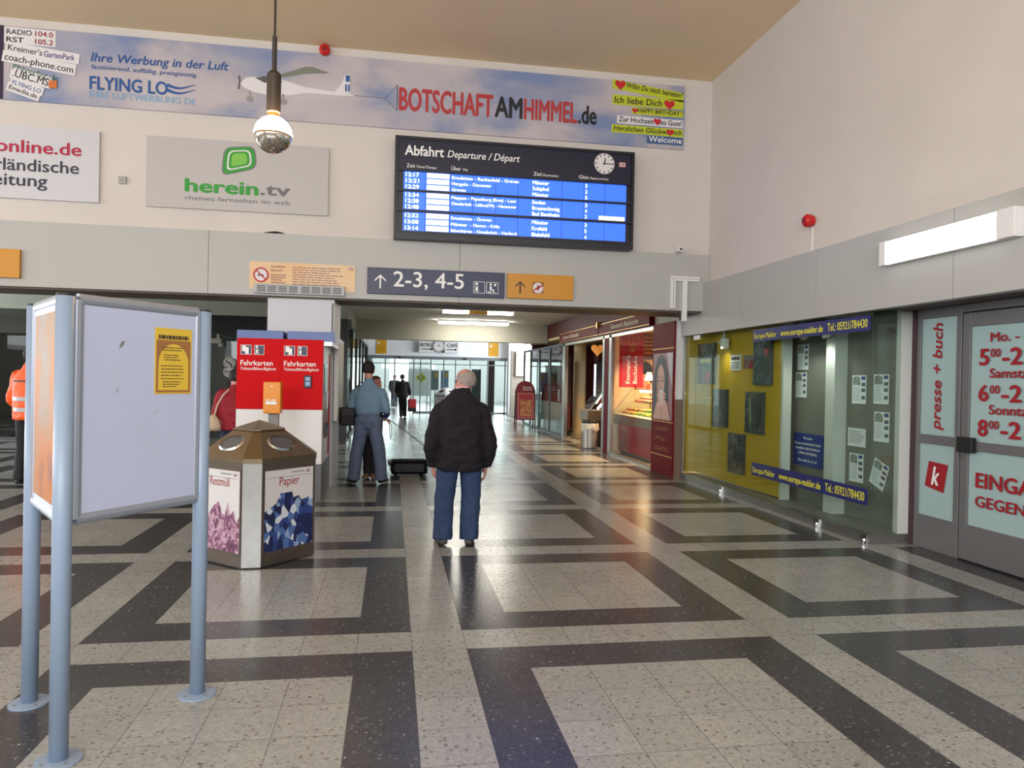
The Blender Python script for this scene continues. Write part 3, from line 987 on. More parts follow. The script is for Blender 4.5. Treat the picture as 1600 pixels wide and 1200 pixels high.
def siren(name, label, loc, rz):
    t = thing(name, label, 'alarm', loc, rz, 'red alarm sounders')
    n0 = MB().lathe([(.055, 0), (.055, .03), (.075, .04), (.075, .09), (.05, .115), (.0, .118)], (0, 0, 0), 22)
    n0.rot(PI / 2, axis='X')
    obj('sounder_body', n0, mat('alarm_red', (196, 24, 28), .35), t, smooth=False)
    n1 = MB().lathe([(.03, .118), (.03, .124), (0, .125)], (0, 0, 0), 16)
    n1.rot(PI / 2, axis='X')
    obj('sounder_cap', n1, mat('alarm_dark_red', (120, 14, 20), .4), t)
    return t


siren('alarm_sounder', 'small red alarm sounder at the ceiling edge above the printed aircraft', (-1.03, 10.7, 6.22), 0)
s2 = siren('alarm_sounder', 'small red alarm sounder on the right wall above the shop window', (4.84, 7.85, 3.53), -PI / 2)
obj('cable', MB().box(-.008, -.012, -.36, .008, 0, -.07), LWHITE, s2)
cm = thing('surveillance_camera', 'tiny white surveillance camera below the right end of the banner', 'camera', (4.3, 10.655, 3.6))
obj('bracket', MB().box(-.015, -.08, .0, .015, 0, .03), LWHITE, cm)
obj('camera_body', MB().box(-.04, -.16, .0, .04, -.05, .07), LWHITE, cm, .006)
obj('lens', MB().box(-.02, -.165, .02, .02, -.16, .05), BLACK, cm)
cd = thing('cable_trunking', 'white angular cable trunking in the corner where both fascias meet', 'trunking', (4.2, 10.655, 2.55))
obj('duct', MB().box(0, -.05, .19, .075, 0, .69).box(.002, -.048, .615, .46, -.002, .688), LWHITE, cd, .004)
obj('duct', MB().box(.19, -.06, 0, .26, 0, .615), LWHITE, cd, .004)
obj('duct_groove', MB().box(.01, -.054, .65, .45, -.049, .655).box(.035, -.054, .2, .04, -.049, .66), MGREY, cd)

# --- pendant lamp
pl = thing('pendant_lamp', 'hanging lamp with half-mirrored glowing globe bulb on a long dark rod', 'lamp', (-.806, 5.0, 6.3))
BRZ = mat('dark_bronze', (54, 48, 44), .4, .4)
obj('rod', MB().lathe([(.008, -2.7), (.008, 0)], n=12), BRZ, pl)
obj('sleeve', MB().lathe([(.016, -2.71), (.016, -2.47)], n=14), BRZ, pl)
obj('socket', MB().lathe([(.03, -2.98), (.046, -2.97), (.046, -2.72), (.03, -2.70)], n=24), BRZ, pl, .003)
obj('canopy', MB().lathe([(.06, -.05), (.06, 0)], n=24), BRZ, pl)
obj('collar', MB().lathe([(.036, -3.01), (.036, -2.975)], n=24), mat('brass', (170, 120, 60), .3, .9), pl)
gb = MB()
R_ = .122
gb.lathe([(R_ * math.sin(a), -3.117 + R_ * math.cos(a)) for a in [PI * (.10 + .41 * i / 10) for i in range(11)]], n=32)
obj('globe_bulb', gb, mat('bulb_glow', (255, 240, 215), .3, emit=(255, 206, 140), strength=150.0), pl, smooth=True, label='glowing upper half of globe bulb')
gb = MB()
gb.lathe([(R_ * math.sin(a), -3.117 + R_ * math.cos(a)) for a in [PI * (.51 + .48 * i / 10) for i in range(11)]], n=32)
obj('mirror_cap', gb, mat('mirror_silver', (220, 214, 204), .06, 1.0), pl, smooth=True, label='mirrored lower half of globe bulb')

# unseen copies of the lamp, added to put warm light on the ceiling
for _x, _y in ((-4.8, 0.2), (-0.8, -1.0), (3.0, -1.0), (-7.5, 5.0)):
    c_ = copy_tree(pl)
    c_.location = (_x, _y, 6.3)
    c_['label'] = 'added copy of the globe lamp, out of view, warming the ceiling'
    c_['group'] = 'added globe lamps out of view'

# --- wall light over the press shop
wl = thing('wall_light', 'long white fluorescent wall light on the right fascia', 'lamp', (4.74, 6.40, 2.77), -PI / 2)
obj('housing', MB().box(.0, -.06, 0, 1.56, 0, .23), LWHITE, wl, .004)
obj('end_cap', MB().box(0, -.09, 0, .09, -.06, .23), LWHITE, wl, .004)
obj('end_cap', MB().box(1.39, -.09, 0, 1.56, -.06, .23), LWHITE, wl, .004)
obj('diffuser', MB().box(.09, -.088, .012, 1.39, -.06, .222), mat('diffuser_glow', (255, 255, 255), .4, emit=(255, 255, 250), strength=3.2), wl)


# ================================================================== THINGS IN THE HALL
# --- triangular poster stand
A_, B_, C_ = Vector((-.93, 3.81)), Vector((-1.32, 3.22)), Vector((-1.69, 3.80))
st = thing('poster_stand', 'pale grey three-legged triangular poster stand in the left foreground', 'poster stand', (B_.x, B_.y, 0))
for P in (A_, B_, C_):
    q = P - B_
    lg = obj('post', MB().lathe([(.036, 0.004), (.036, 1.905)], (q.x, q.y, 0), 28), POSTW, st, smooth=False)
    for p_ in lg.data.polygons:
        p_.use_smooth = len(p_.vertices) == 4
    fb = MB().lathe([(.088, 0), (.088, .008), (.05, .012)], (q.x, q.y, 0), 32)
    obj('foot_flange', fb, POSTW, lg)
    bo = MB()
    for k in range(4):
        a = PI / 4 + k * PI / 2
        bo.lathe([(.006, .008), (.006, .014)], (q.x + .066 * math.cos(a), q.y + .066 * math.sin(a), 0), 8)
    obj('bolt', bo, MGREY, lg)
    obj('cap', MB().lathe([(.0365, 1.905), (.034, 1.915), (.0, 1.917)], (q.x, q.y, 0), 28), BLACK, lg)


def stand_panel(P, Q, facem, sign):
    """panel between two posts, its printed side away from the middle of the stand"""
    e = (Q - P)
    Ln = e.length
    e = e / Ln
    rz = math.atan2(e.y, e.x)
    q = P - B_
    x0, x1, z0, z1 = .052, Ln - .04, .985, 1.895
    f = obj('poster_panel', MB().box(x0 + .02, -.012, z0 + .02, x1 - .02, .02, z1 - .02), facem, st, loc=(q.x, q.y, 0), rz=rz)
    fm = MB()
    w, d = .026, .02
    for a, b in (((x0, z0), (x1, z0)), ((x1, z0), (x1, z1)), ((x1, z1), (x0, z1)), ((x0, z1), (x0, z0))):
        fm.loft([(a[0], 0, a[1], w, d), (b[0], 0, b[1], w, d)], n=12, side=(0, 0, 1) if a[1] == b[1] else (1, 0, 0))
    obj('snap_frame', fm, ALU, f)
    obj('bracket', MB().box(-.02, -.004, z1 - .12, x0, .004, z1 - .1).box(-.02, -.004, z0 + .1, x0, .004, z0 + .12).box(x1, -.004, z1 - .12, Ln, .004, z1 - .1).box(x1, -.004, z0 + .1, Ln, .004, z0 + .12), STEEL, f)
    return f


fA = stand_panel(B_, A_, PANELW, 1)
obj('scuff', MB().flat([(.235, 1.70), (.255, 1.715), (.262, 1.735), (.25, 1.735), (.24, 1.72)], -.0135), MGREY, fA)
sc_ = MB()
rnd = random.Random(5)
for cx, cz, n_, sp in ((.215, 1.56, 5, .03), (.40, 1.36, 8, .05), (.34, 1.33, 4, .03), (.41, 1.24, 6, .04), (.52, 1.25, 3, .04)):
    for _ in range(n_):
        x, z = cx + rnd.uniform(-sp, sp) * .7, cz + rnd.uniform(-sp, sp) * 1.6
        a = rnd.uniform(0, PI)
        l, w_ = rnd.uniform(.01, .03), rnd.uniform(.0015, .004)
        sc_.flat([(x + l * math.cos(a), z + l * math.sin(a)), (x + w_ * math.sin(a), z - w_ * math.cos(a)), (x - l * math.cos(a), z - l * math.sin(a)), (x - w_ * math.sin(a), z + w_ * math.cos(a))], -.0133)
obj('scuff', sc_, mat('faint_scuff', (186, 192, 202), .5), fA)
BCm = ramp_mat('orange_poster_print', 'noise', 2.2, [(.35, (150, 140, 136)), (.48, (160, 130, 104)), (.6, (190, 112, 40)), (.7, (120, 84, 80))], .6)
fB = stand_panel(C_, B_, PANELW, 1)
obj('poster_sheet', MB().rect(.10, 1.03, .62, 1.85, -.0135), BCm, fB, label='orange toned printed sheet')
stand_panel(A_, C_, PANELW, 1)
# the yellow leaflet on the panel
e_ = (A_ - B_).normalized()
lf_ = thing('event_leaflet', 'yellow event leaflet stuck on the white poster stand panel', 'leaflet', (B_.x, B_.y, 0), math.atan2(e_.y, e_.x))
obj('sheet', MB().box(.417, -.0145, 1.50, .624, -.0125, 1.808), mat('leaflet_yellow', (222, 186, 62), .5), lf_)
LB = mat('leaflet_brown', (158, 108, 62), .55)
ar = MB()
n_ = 16
cx, rx, rz_ = .5205, .085, .095
arc = [(cx + rx * math.cos(PI * i / n_), 1.64 + rz_ * math.sin(PI * i / n_)) for i in range(n_ + 1)]
outer = [(.424, 1.507), (.617, 1.507), (.617, 1.752), (.424, 1.752)]
ar.flat([(.424, 1.507), (.617, 1.507), (.617, 1.518), (.4355, 1.518), (.4355, 1.64), (.424, 1.64)], -.015)
ar.flat([(.6055, 1.518), (.617, 1.518), (.617, 1.64), (.6055, 1.64)], -.015)
ar.flat([(.617, 1.64), (.617, 1.752), (.424, 1.752), (.424, 1.64)] + arc[::-1], -.015)
obj('printed_arch', ar, LB, lf_)
text_lines(lf_, .435, 1.757, .17, 1, .02, .018, mat('leaflet_ink', (70, 56, 40), .6), -.0155, seed=7, jag=0)
text_lines(lf_, .455, 1.715, .13, 2, .012, .004, mat('leaflet_ink', (70, 56, 40), .6), -.0155, seed=8)
text_lines(lf_, .465, 1.68, .10, 3, .011, .004, mat('leaflet_ink', (70, 56, 40), .6), -.0155, seed=9)
text_lines(lf_, .45, 1.63, .14, 5, .015, .004, mat('leaflet_ink', (70, 56, 40), .6), -.0155, seed=10, jag=.2)
text_lines(lf_, .46, 1.555, .12, 3, .011, .004, mat('leaflet_ink', (70, 56, 40), .6), -.0155, seed=11)

# --- recycling bins
WARMST = mat('warm_steel', (150, 134, 110), .3, 1.0, noise=.05, nscale=14)
PAPIER = ramp_mat('print_paper_heap', 'voronoi', 19, [(0, (34, 44, 92)), (.25, (52, 74, 140)), (.42, (84, 116, 176)), (.58, (30, 38, 80)), (.72, (150, 174, 210)), (.86, (214, 224, 236))], .35, stretch=(1, 1, .8), interp='CONSTANT')
REST = ramp_mat('print_rubbish_heap', 'noise', 16, [(.3, (74, 40, 66)), (.45, (130, 78, 112)), (.53, (186, 140, 166)), (.6, (220, 190, 206)), (.68, (110, 60, 90))], .35, 3, (1, 1, .7), 1.6)


def waste_bin(label, loc, rz, lidm, bodym, group=None, detail=True):
    t = thing('waste_bin', label, 'waste bin', loc, rz, group)
    d, s = .396, .29

    def octo(k):
        out = []
        for a in range(4):
            phi = -PI / 4 + a * PI / 2 - PI / 2
            n, tt = Vector((math.cos(phi), math.sin(phi))), Vector((-math.sin(phi), math.cos(phi)))
            out += [n * d * k - tt * s * k, n * d * k + tt * s * k]
        return [(p.x, p.y) for p in out]
    O = octo(1)
    obj('body', MB().prism(O, .012, .865), bodym, t)
    obj('plinth', MB().prism([(x * .96, y * .96) for x, y in O], 0, .012), BLACK, t)
    lid = MB()
    n0 = len(lid.v)
    lv = [(1.012, .865), (1.012, .905), (.40, 1.125)]
    for k, z in lv:
        lid.v += [(x, y, z) for x, y in octo(k)]
    for j in range(2):
        for i in range(8):
            i2 = (i + 1) % 8
            lid.f.append([n0 + j * 8 + i, n0 + j * 8 + i2, n0 + j * 8 + 8 + i2, n0 + j * 8 + 8 + i])
    lid.f.append([n0 + 7 - i for i in range(8)])
    lid.f.append([n0 + 16 + i for i in range(8)])
    L_ = obj('lid', lid, lidm, t)
    cp = MB()
    base = octo(.45)
    cp.v += [(x, y, 1.115) for x, y in base] + [(x, y, 1.125) for x, y in base] + [(0, 0, 1.20)]
    for i in range(8):
        i2 = (i + 1) % 8
        cp.f.append([i, i2, 8 + i2, 8 + i])
        cp.f.append([8 + i, 8 + i2, 16])
    cp.f.append(list(range(7, -1, -1)))
    obj('lid_cap', cp, lidm, t)
    FACE = mat('bin_face_reflection_brown', (116, 106, 96), .36, .75, noise=.05, nscale=12)  # brown overlay: warm reflection on the steel faces put into the colour
    pics = (PAPIER, REST, PAPIER, REST)
    words = ('Papier', 'Restmüll', 'Glas', 'Verpackung')
    # face normals, starting with the one that faces right of the camera
    for a in range(4):
        phi = -PI / 4 - a * PI / 2
        nrm = Vector((math.cos(phi), math.sin(phi), 0))
        # throw-in opening on the sloping lid
        tt = Vector((-math.sin(phi), math.cos(phi), 0))
        up = Vector((-nrm.x * .612 * d, -nrm.y * .612 * d, .22)).normalized()
        on = tt.cross(up)
        if on.z < 0:
            on = -on
        ctr = Vector((nrm.x * d * .715, nrm.y * d * .715, 1.010))
        hole, rim = MB(), MB()
        ring = [(math.cos(2 * PI * i / 28), math.sin(2 * PI * i / 28)) for i in range(28)]
        pts = [ctr + tt * (.128 * c) + up * (.078 * s_) + on * .006 for c, s_ in ring]
        hole.poly(pts)
        po = [ctr + tt * (.142 * c) + up * (.092 * s_) + on * .004 for c, s_ in ring]
        pi_ = [ctr + tt * (.128 * c) + up * (.078 * s_) + on * .016 for c, s_ in ring]
        k0 = len(rim.v)
        rim.v += [tuple(p) for p in po] + [tuple(p) for p in pi_]
        for i in range(28):
            j = (i + 1) % 28
            rim.f.append([k0 + i, k0 + j, k0 + 28 + j, k0 + 28 + i])
        r_ = obj('opening_rim', rim, mat('bright_steel', (200, 200, 200), .2, 1.0) if detail else lidm, t)
        obj('opening', hole, mat('bin_liner_grey', (88, 88, 92), .35) if detail else BLACK, r_)
        # framed picture panel
        e = (phi + PI / 2)
        org = nrm * d
        obj('face_overlay', MB().box(-.285, -.0018, .013, .285, .001, .864), FACE if detail else bodym, t, loc=tuple(org), rz=e)
        fr = MB()
        for b in ((-.275, .105, .275, .125), (-.275, .80, .275, .82), (-.275, .125, -.262, .80), (.262, .125, .275, .80)):
            fr.box(b[0], -.006, b[1], b[2], .002, b[3])
        f = obj('picture_frame', fr, mat('bin_frame_brown', (110, 98, 90), .4, .6), t, loc=tuple(org), rz=e)
        p = obj('picture', MB().rect(-.262, .125, .262, .80, -.003), PWHITE, t, loc=tuple(org), rz=e)
        rr = random.Random(a)
        top = [(-.262 + .524 * i / 14, .46 + .07 * rr.uniform(-1, 1) + (.03 if 4 < i < 11 else -.02)) for i in range(15)]
        if a % 2 == 0:
            top = [(-.262, .46), (-.14, .52), (-.10, .60), (.03, .60), (.04, .55), (.10, .56), (.13, .52), (.2, .53), (.262, .56)]
        obj('printed_heap', MB().flat([(-.262, .125), (.262, .125)] + top[::-1], -.0045), pics[a], p)
        if a < 2:
            text(p, words[a], -.11 if a == 0 else -.12, .665, .075, .215 if a == 0 else .25, TXTR, -.005, .0)
        if detail:
            text(p, 'Deutsche Bahn', .02, .763, .018, .14, TXTK, -.005)
            db_logo(p, .185, .755, .035, -.005)
            obj('rule', MB().rect(-.24, .735, .24, .738, -.005), mat('print_grey', (110, 108, 112), .6), p)
    return t


waste_bin('brushed steel recycling bin with pyramid lid beside the poster stand', (-1.15, 6.69, 0), math.radians(4), WARMST, STEEL)
waste_bin('distant recycling bin with white lid in front of the far glass doors', (2.30, 31.6, 0), math.radians(2), LWHITE, STEEL, None, False)

# --- ticket machines
for k, (x0, lab, nm) in enumerate(((-1.905, 'left of the two red ticket machines, behind the amber validator', 0), (-1.385, 'right of the two red ticket machines, its screen side facing the corridor', 1))):
    w = .52
    t = thing('ticket_machine', lab, 'ticket machine', (x0, 9.43, 0), 0, 'red ticket machines at the pillar')
    obj('base', MB().box(.0, .0, 0, w, 1.25, .478), mat('machine_base_grey', (112, 112, 116), .45), t, .003)
    obj('cabinet', MB().box(.01, .02, .478, w - .01, 1.25, 2.03), mat('machine_grey', (184, 184, 188), .4), t)
    obj('lower_panel', MB().box(.0, .0, .48, w, .03, 1.165), LWHITE, t, .003)
    p = obj('side_panel', MB().box(.0, .0, 1.168, w, .03, 2.05), RED, t, .004)
    yy = -.003
    o_ = obj('pictogram', MB().rect(.045, 1.845, .175, 1.965, yy), TXTW, p)
    obj('field', MB().rect(.05, 1.85, .17, 1.96, yy - .001), NAVY, p)
    obj('glyph', MB().rect(.062, 1.885, .105, 1.955, yy - .002).rect(.098, 1.855, .14, 1.935, yy - .003), TXTW, p)
    pictogram_i(p, .205, 1.845, .12, yy)
    text(p, 'Fahrkarten', .045, 1.712, .066, .385, TXTW, yy, .012)
    text(p, 'Tickets/Billets/Biglietti', .045, 1.655, .036, .425, TXTW, yy, .008, .2)
    cx0, cx1 = ((-.09, .49) if k == 0 else (.02, .62))
    obj('top_cap', MB().box(cx0, .42, 2.02, cx1, 1.25, 2.175), mat('machine_blue', (66, 92, 156), .35), t, .004)
    if k == 1:
        b = obj('card_reader', MB().box(.29, -.018, 1.44, .385, .0, 1.60), NAVY2, t, .006)
        obj('glyph', MB().rect(.31, 1.535, .365, 1.575, -.020).rect(.31, 1.47, .365, 1.52, -.020), mat('pale_blue_print', (150, 176, 220), .5), b)
    # side that customers use
    xs, sg = (w, 1) if k == 1 else (0, -1)

    def sb(y0, z0, y1, z1, d0, d1):
        a, b = xs + sg * d0, xs + sg * d1
        return MB().box(min(a, b), y0, z0, max(a, b), y1, z1)
    fp = obj('front_panel', sb(.06, .48, 1.22, 2.0, -.012, .004), mat('front_panel_pale', (196, 192, 190), .35), t)
    obj('screen', sb(.15, 1.35, .50, 1.75, .002, .012), mat('machine_screen', (40, 60, 80), .1), fp)
    obj('keypad', sb(.60, 1.15, .72, 1.40, .002, .014), STEEL, fp)
    obj('tray', sb(.2, .80, .6, .98, .002, .03), DGREY, fp)
    obj('red_strip', sb(.80, .52, 1.0, 1.9, .002, .008), RED, fp)
    obj('timetable_strip', sb(1.04, .9, 1.2, 1.95, .002, .01), PWHITE, fp)
    if k == 1:
        obj('light_hood', sb(.05, 1.98, 1.22, 2.03, .0, .10), STEEL, fp)

# notice case behind the right machine
nc = thing('timetable_case', 'slim white timetable case on the corridor side of the pillar', 'notice board', (-.832, 10.75, .95), 0)
obj('case', MB().box(0, 0, 0, .06, 1.15, 1.2), LWHITE, nc, .004)
obj('sheet', MB().box(.06, .06, .06, .064, 1.09, 1.14), mat('timetable_yellow', (214, 206, 176), .5), nc)
lb = thing('pillar_label', 'thin vertical dark label at the right edge of the white pillar', 'sign', (-.875, 10.72, 2.08))
obj('strip', MB().box(0, -.006, 0, .022, 0, .56), NAVY2, lb)

# --- ticket validator on its post
tv_ = thing('ticket_validator', 'amber ticket validator on a grey post before the left ticket machine', 'ticket validator', (-1.47, 8.80, 0))
obj('post', MB().box(.05, .02, 0.012, .165, .10, 1.15), MGREY, tv_, .004)
obj('foot_plate', MB().box(.0, -.03, 0, .215, .15, .012), MGREY, tv_)
vb = obj('validator_body', MB().box(0, -.05, 1.148, .195, .115, 1.515), mat('validator_orange', (226, 142, 22), .35), tv_, .01)
obj('slot', MB().box(.03, -.054, 1.255, .15, -.05, 1.285), STEEL, vb)
obj('slot_label', MB().rect(.035, 1.30, .07, 1.312, -.0525).rect(.09, 1.30, .14, 1.312, -.0525).rect(.03, 1.288, .15, 1.292, -.0525), TXTW, vb)
obj('indicator', MB().disc(.009, -.0525, 12, (.095, 1.465)), TXTW, vb)
obj('marks', MB().rect(.03, 1.165, .06, 1.17, -.0525), TXTK, vb)

# --- stickers on the dark glass at the back left
for k, (z, l) in enumerate(((1.86, 'upper round sticker on the dark glass left of the ticket machines'), (1.65, 'lower round sticker on the dark glass left of the ticket machines'))):
    s_ = thing('prohibition_sticker', l, 'sticker', (-3.80, 18.0, z), 0, 'round stickers on the dark glass')
    obj('disc', MB().disc(.135, -.006, 30), mat('sticker_dark', (60, 58, 54), .5), s_)
    obj('ring', MB().ring(.105, .135, -.008, 36), mat('sticker_grey', (176, 172, 164), .5), s_)
    if k == 0:
        obj('glyph', MB().disc(.095, -.0075, 24), mat('sticker_grey', (176, 172, 164), .5), s_)
        obj('bar', MB().flat([(-.09, .03), (-.07, .06), (.05, -.01), (.06, -.08), (.02, -.08), (.01, -.04)], -.009), DGREY, s_)
    else:
        obj('glyph', MB().flat([(.09 * math.cos(PI * i / 12), .015 + .08 * math.sin(PI * i / 12)) for i in range(13)], -.0075).flat([(.09 * math.cos(PI * i / 12), -.015 - .08 * math.sin(PI * i / 12)) for i in range(13)], -.0075), mat('sticker_grey', (176, 172, 164), .5), s_)
cl_ = thing('wall_camera', 'small pale camera fitting before the dark glass, above the round stickers', 'camera', (-4.05, 17.97, 2.25))
obj('camera_body', MB().box(-.16, -.20, .05, .10, -.02, .17).box(.02, -.12, -.02, .12, -.03, .08), mat('dusty_beige', (150, 146, 132), .6), cl_, .01)
obj('bracket', MB().box(-.03, -.05, .17, .03, 0, .28), mat('dusty_beige', (150, 146, 132), .6), cl_)

# ================================================================== ESTATE AGENT'S WINDOW
def strip_banner(label, y_far, y_near, z0, z1):
    t = thing('window_banner', label, 'banner', (4.795, y_far, z0), -PI / 2, 'navy strips on the shop window')
    L_ = y_far - y_near
    obj('strip', MB().box(0, -.006, 0, L_, 0, z1 - z0), mat('strip_navy', (38, 42, 108), .35), t)
    Yw = mat('strip_yellow_lettering', (228, 222, 70), .5)
    h = (z1 - z0) * .50
    z = (z1 - z0) * .24
    text(t, 'Europa-Makler', L_ * .015, z, h * .9, L_ * .235, Yw, -.008, .02)
    text(t, 'www.europa-makler.de', L_ * .29, z, h * .95, L_ * .375, Yw, -.008, .03)
    text(t, 'Tel.: 05921/784430', L_ * .70, z, h * 1.1, L_ * .285, Yw, -.008, .02)
    return t


strip_banner('upper navy strip with yellow web address across the display window top', 9.13, 6.70, 2.17, 2.33)
strip_banner('lower navy strip with yellow web address across the display window', 9.09, 6.69, .385, .555)


def dark_picture(label, yf, yn, z0, z1, seed, stops):
    t = thing('wall_picture', label, 'picture', (5.0, yf, z0), -PI / 2, 'dark pictures on the yellow board')
    obj('frame', MB().box(0, -.03, 0, yf - yn, 0.018, z1 - z0), DGREY, t)
    m = ramp_mat('photo_print_%d' % seed, 'noise', 5 + seed % 3, stops, .25, 4, (1, 1, .7), .8)
    obj('photo', MB().rect(.015, .015, yf - yn - .015, z1 - z0 - .015, -.0315), m, t)
    return t


K0 = [(.35, (26, 24, 26)), (.5, (60, 50, 48)), (.6, (110, 96, 84)), (.7, (40, 34, 36))]
pA = dark_picture('tall dark picture with a red patch, far upper left on the yellow board', 11.33, 10.72, 1.59, 2.24, 1, K0)
obj('photo_detail', MB().disc(.10, -.033, 18, (.40, .11)), mat('photo_red', (170, 28, 40), .4), pA)
obj('photo_detail', MB().rect(.10, .34, .52, .40, -.033), mat('photo_pale_yellow', (190, 180, 100), .4), pA)
pE = dark_picture('dark bluish picture under the end of the upper navy strip', 9.46, 8.99, 1.59, 2.23, 2, [(.35, (26, 30, 36)), (.5, (52, 60, 66)), (.62, (96, 104, 104)), (.72, (34, 36, 42))])
obj('photo_detail', MB().flat(heart(.36, .45, .07), -.033), mat('photo_red', (170, 28, 40), .4), pE)
dark_picture('slim brown toned dark picture, left one in the middle row on yellow', 10.74, 10.27, .93, 1.51, 3, [(.35, (26, 20, 18)), (.5, (66, 50, 42)), (.6, (140, 118, 100)), (.7, (50, 38, 34))])
pD = dark_picture('dark picture with pale green streak, right one in the middle row on yellow', 9.67, 9.18, .91, 1.49, 4, K0)
obj('photo_detail', MB().flat([(.12, .5), (.17, .52), (.20, .2), (.17, .05), (.13, .2)], -.033), mat('photo_green', (120, 140, 96), .4), pD)
pC = dark_picture('lowest dark picture on the yellow board, just above the lower navy strip', 10.18, 9.71, .29, .87, 5, K0)
t = thing('notice_sheet', 'small white printed notice on the yellow board beside the ceiling spotlight', 'notice', (5.015, 10.22, 1.80), -PI / 2)
obj('sheet', MB().box(0, -.008, 0, .33, 0, .23), PWHITE, t)
text_lines(t, .03, .155, .27, 1, .04, .04, TXTK, -.010, seed=20, jag=.05)
text_lines(t, .03, .10, .27, 3, .035, .014, TXTK, -.010, seed=21, jag=.1)
t = thing('notice_sheet', 'small red and grey photo print beside the white notice on yellow', 'notice', (5.015, 9.81, 1.82), -PI / 2)
obj('sheet', MB().box(0, -.008, 0, .29, 0, .19), mat('photo_grey', (116, 104, 108), .4), t)
obj('photo_detail', MB().flat([(.12, 0), (.29, 0), (.29, .14), (.2, .12)], -.010).flat([(0, .02), (.04, .02), (.12, .12), (.08, .14)], -.010), mat('photo_red', (170, 28, 40), .4), t)


def house_sheet(label, yf, z0, w=.25, h=.325, tilt=0.0, plain=False):
    t = thing('property_sheet', label, 'paper', (5.255, yf, z0), -PI / 2, 'property sheets on the grey boards')
    t.rotation_euler = (0, tilt, -PI / 2)
    obj('sheet', MB().box(0, -.004, 0, w, 0, h), mat('paper_white', (228, 232, 238), .5), t)
    if plain:
        text_lines(t, .03, h * .82, w * .85, 8, h * .09, .008, mat('print_mid_grey', (150, 146, 144), .6), -.006, seed=int(yf * 100))
        return t
    obj('printed_house', MB().rect(.015, h * .66, w * .58, h * .92, -.0055).flat([(.015, h * .92), (w * .3, h * .97), (w * .58, h * .92)], -.0055), ramp_mat('house_photo', 'noise', 14, [(.35, (70, 90, 60)), (.5, (150, 160, 150)), (.65, (96, 110, 130))], .4), t)
    obj('printed_logo', MB().rect(w * .66, h * .84, w * .94, h * .96, -.0055), mat('print_blue_square', (56, 84, 140), .5), t)
    obj('printed_photo', MB().rect(w * .68, h * .62, w * .94, h * .74, -.0055).rect(w * .68, h * .42, w * .94, h * .54, -.0055).rect(w * .70, h * .16, w * .94, h * .28, -.0055), mat('print_slate', (92, 100, 110), .5), t)
    text_lines(t, .02, h * .58, w * .58, 8, h * .065, .006, mat('print_light_slate', (150, 156, 170), .6), -.0055, seed=int(yf * 77))
    return t


house_sheet('upper property sheet on the left grey board', 8.80, 1.80)
house_sheet('property sheet right below the upper one on the left grey board', 8.83, 1.44)
house_sheet('property sheet high on the right grey board, left of the window corner', 7.64, 1.40)
house_sheet('property sheet high on the right grey board, seen right of the window corner', 7.26, 1.41)
house_sheet('plain typed sheet on the right grey board', 7.70, .91, .32, .21, 0, True)
house_sheet('property sheet right of the plain typed sheet, beyond the window corner', 7.24, 1.0)
house_sheet('property sheet below the plain typed sheet', 7.66, .505)
house_sheet('crooked property sheet hanging tilted near the lower strip end', 7.31, .55, .25, .29, .35)
t = thing('blue_notice', 'royal blue notice with white lettering on the left grey board', 'notice', (5.25, 8.84, .56), -PI / 2)
obj('sheet', MB().box(0, -.006, 0, .66, 0, .42), mat('notice_blue', (40, 58, 140), .4), t)
for s_, z, w_ in (('Wir suchen', .345, .2), ('für unsere niederländische Kunden', .275, .58), ('Immobilien in allen Preisklassen', .215, .54), ('in Rheine und Umgebung.', .155, .42), ('Bitte rufen Sie uns an!', .06, .42)):
    text(t, s_, .33, z, .035, w_, TXTW, -.008, .012, align='C')


def spot(label, loc, aim):
    t = thing('spotlight', label, 'lamp', loc, 0, 'display window spotlights')
    m = LWHITE if aim else MGREY
    obj('arm', MB().box(-.012, -.012, -.14, .012, .012, 0), m, t)
    c = MB().lathe([(.028, -.0), (.05, -.12), (.045, -.12)], n=18)
    c.rot(.7 if aim else -.6, axis='X')
    c.v = [(x, y, z - .12) for x, y, z in c.v]
    obj('lamp_head', c, mat('spot_aluminium', (190, 188, 180), .4, .3), t)
    d = bpy.data.lights.new('display_spot_glow', 'SPOT')
    d.energy = 13
    d.spot_size = 2.4
    d.spot_blend = .8
    d.shadow_soft_size = .06
    d.color = (1.0, .97, .9)
    o = bpy.data.objects.new('display_spot_glow', d)
    o.location = (-.05, 0, -.27)
    COL.objects.link(o)
    o.parent = t
    return t


sp1 = spot('white spotlight hanging before the yellow board', (4.93, 10.30, 2.42), True)
obj('lamp_head', MB().box(-.04, -.10, -.30, .04, .02, -.14), LWHITE, sp1, .01)
spot('left of two grey spotlights behind the upper navy strip', (5.0, 8.30, 2.40), False)
spot('right of two grey spotlights behind the upper navy strip', (5.0, 7.85, 2.40), False)
t = thing('glass_clamp', 'small white clamp at the top left of the glass front', 'clamp', (4.79, 11.05, 2.29), -PI / 2)
obj('body', MB().box(0, -.02, 0, .22, 0, .07), LWHITE, t, .004)
obj('screw', MB().rect(.1, .03, .12, .045, -.022), MGREY, t)
t = thing('clothes_hanger', 'pale arched hanger on the yellow board below the far picture', 'hanger', (5.01, 11.2, 1.25), -PI / 2)
obj('bow', MB().tube([(.0, -.012, 0), (.12, -.012, .085), (.26, -.012, .12), (.42, -.012, .10), (.56, -.012, .04)], .012, 8), mat('pale_wood', (206, 190, 120), .5), t)


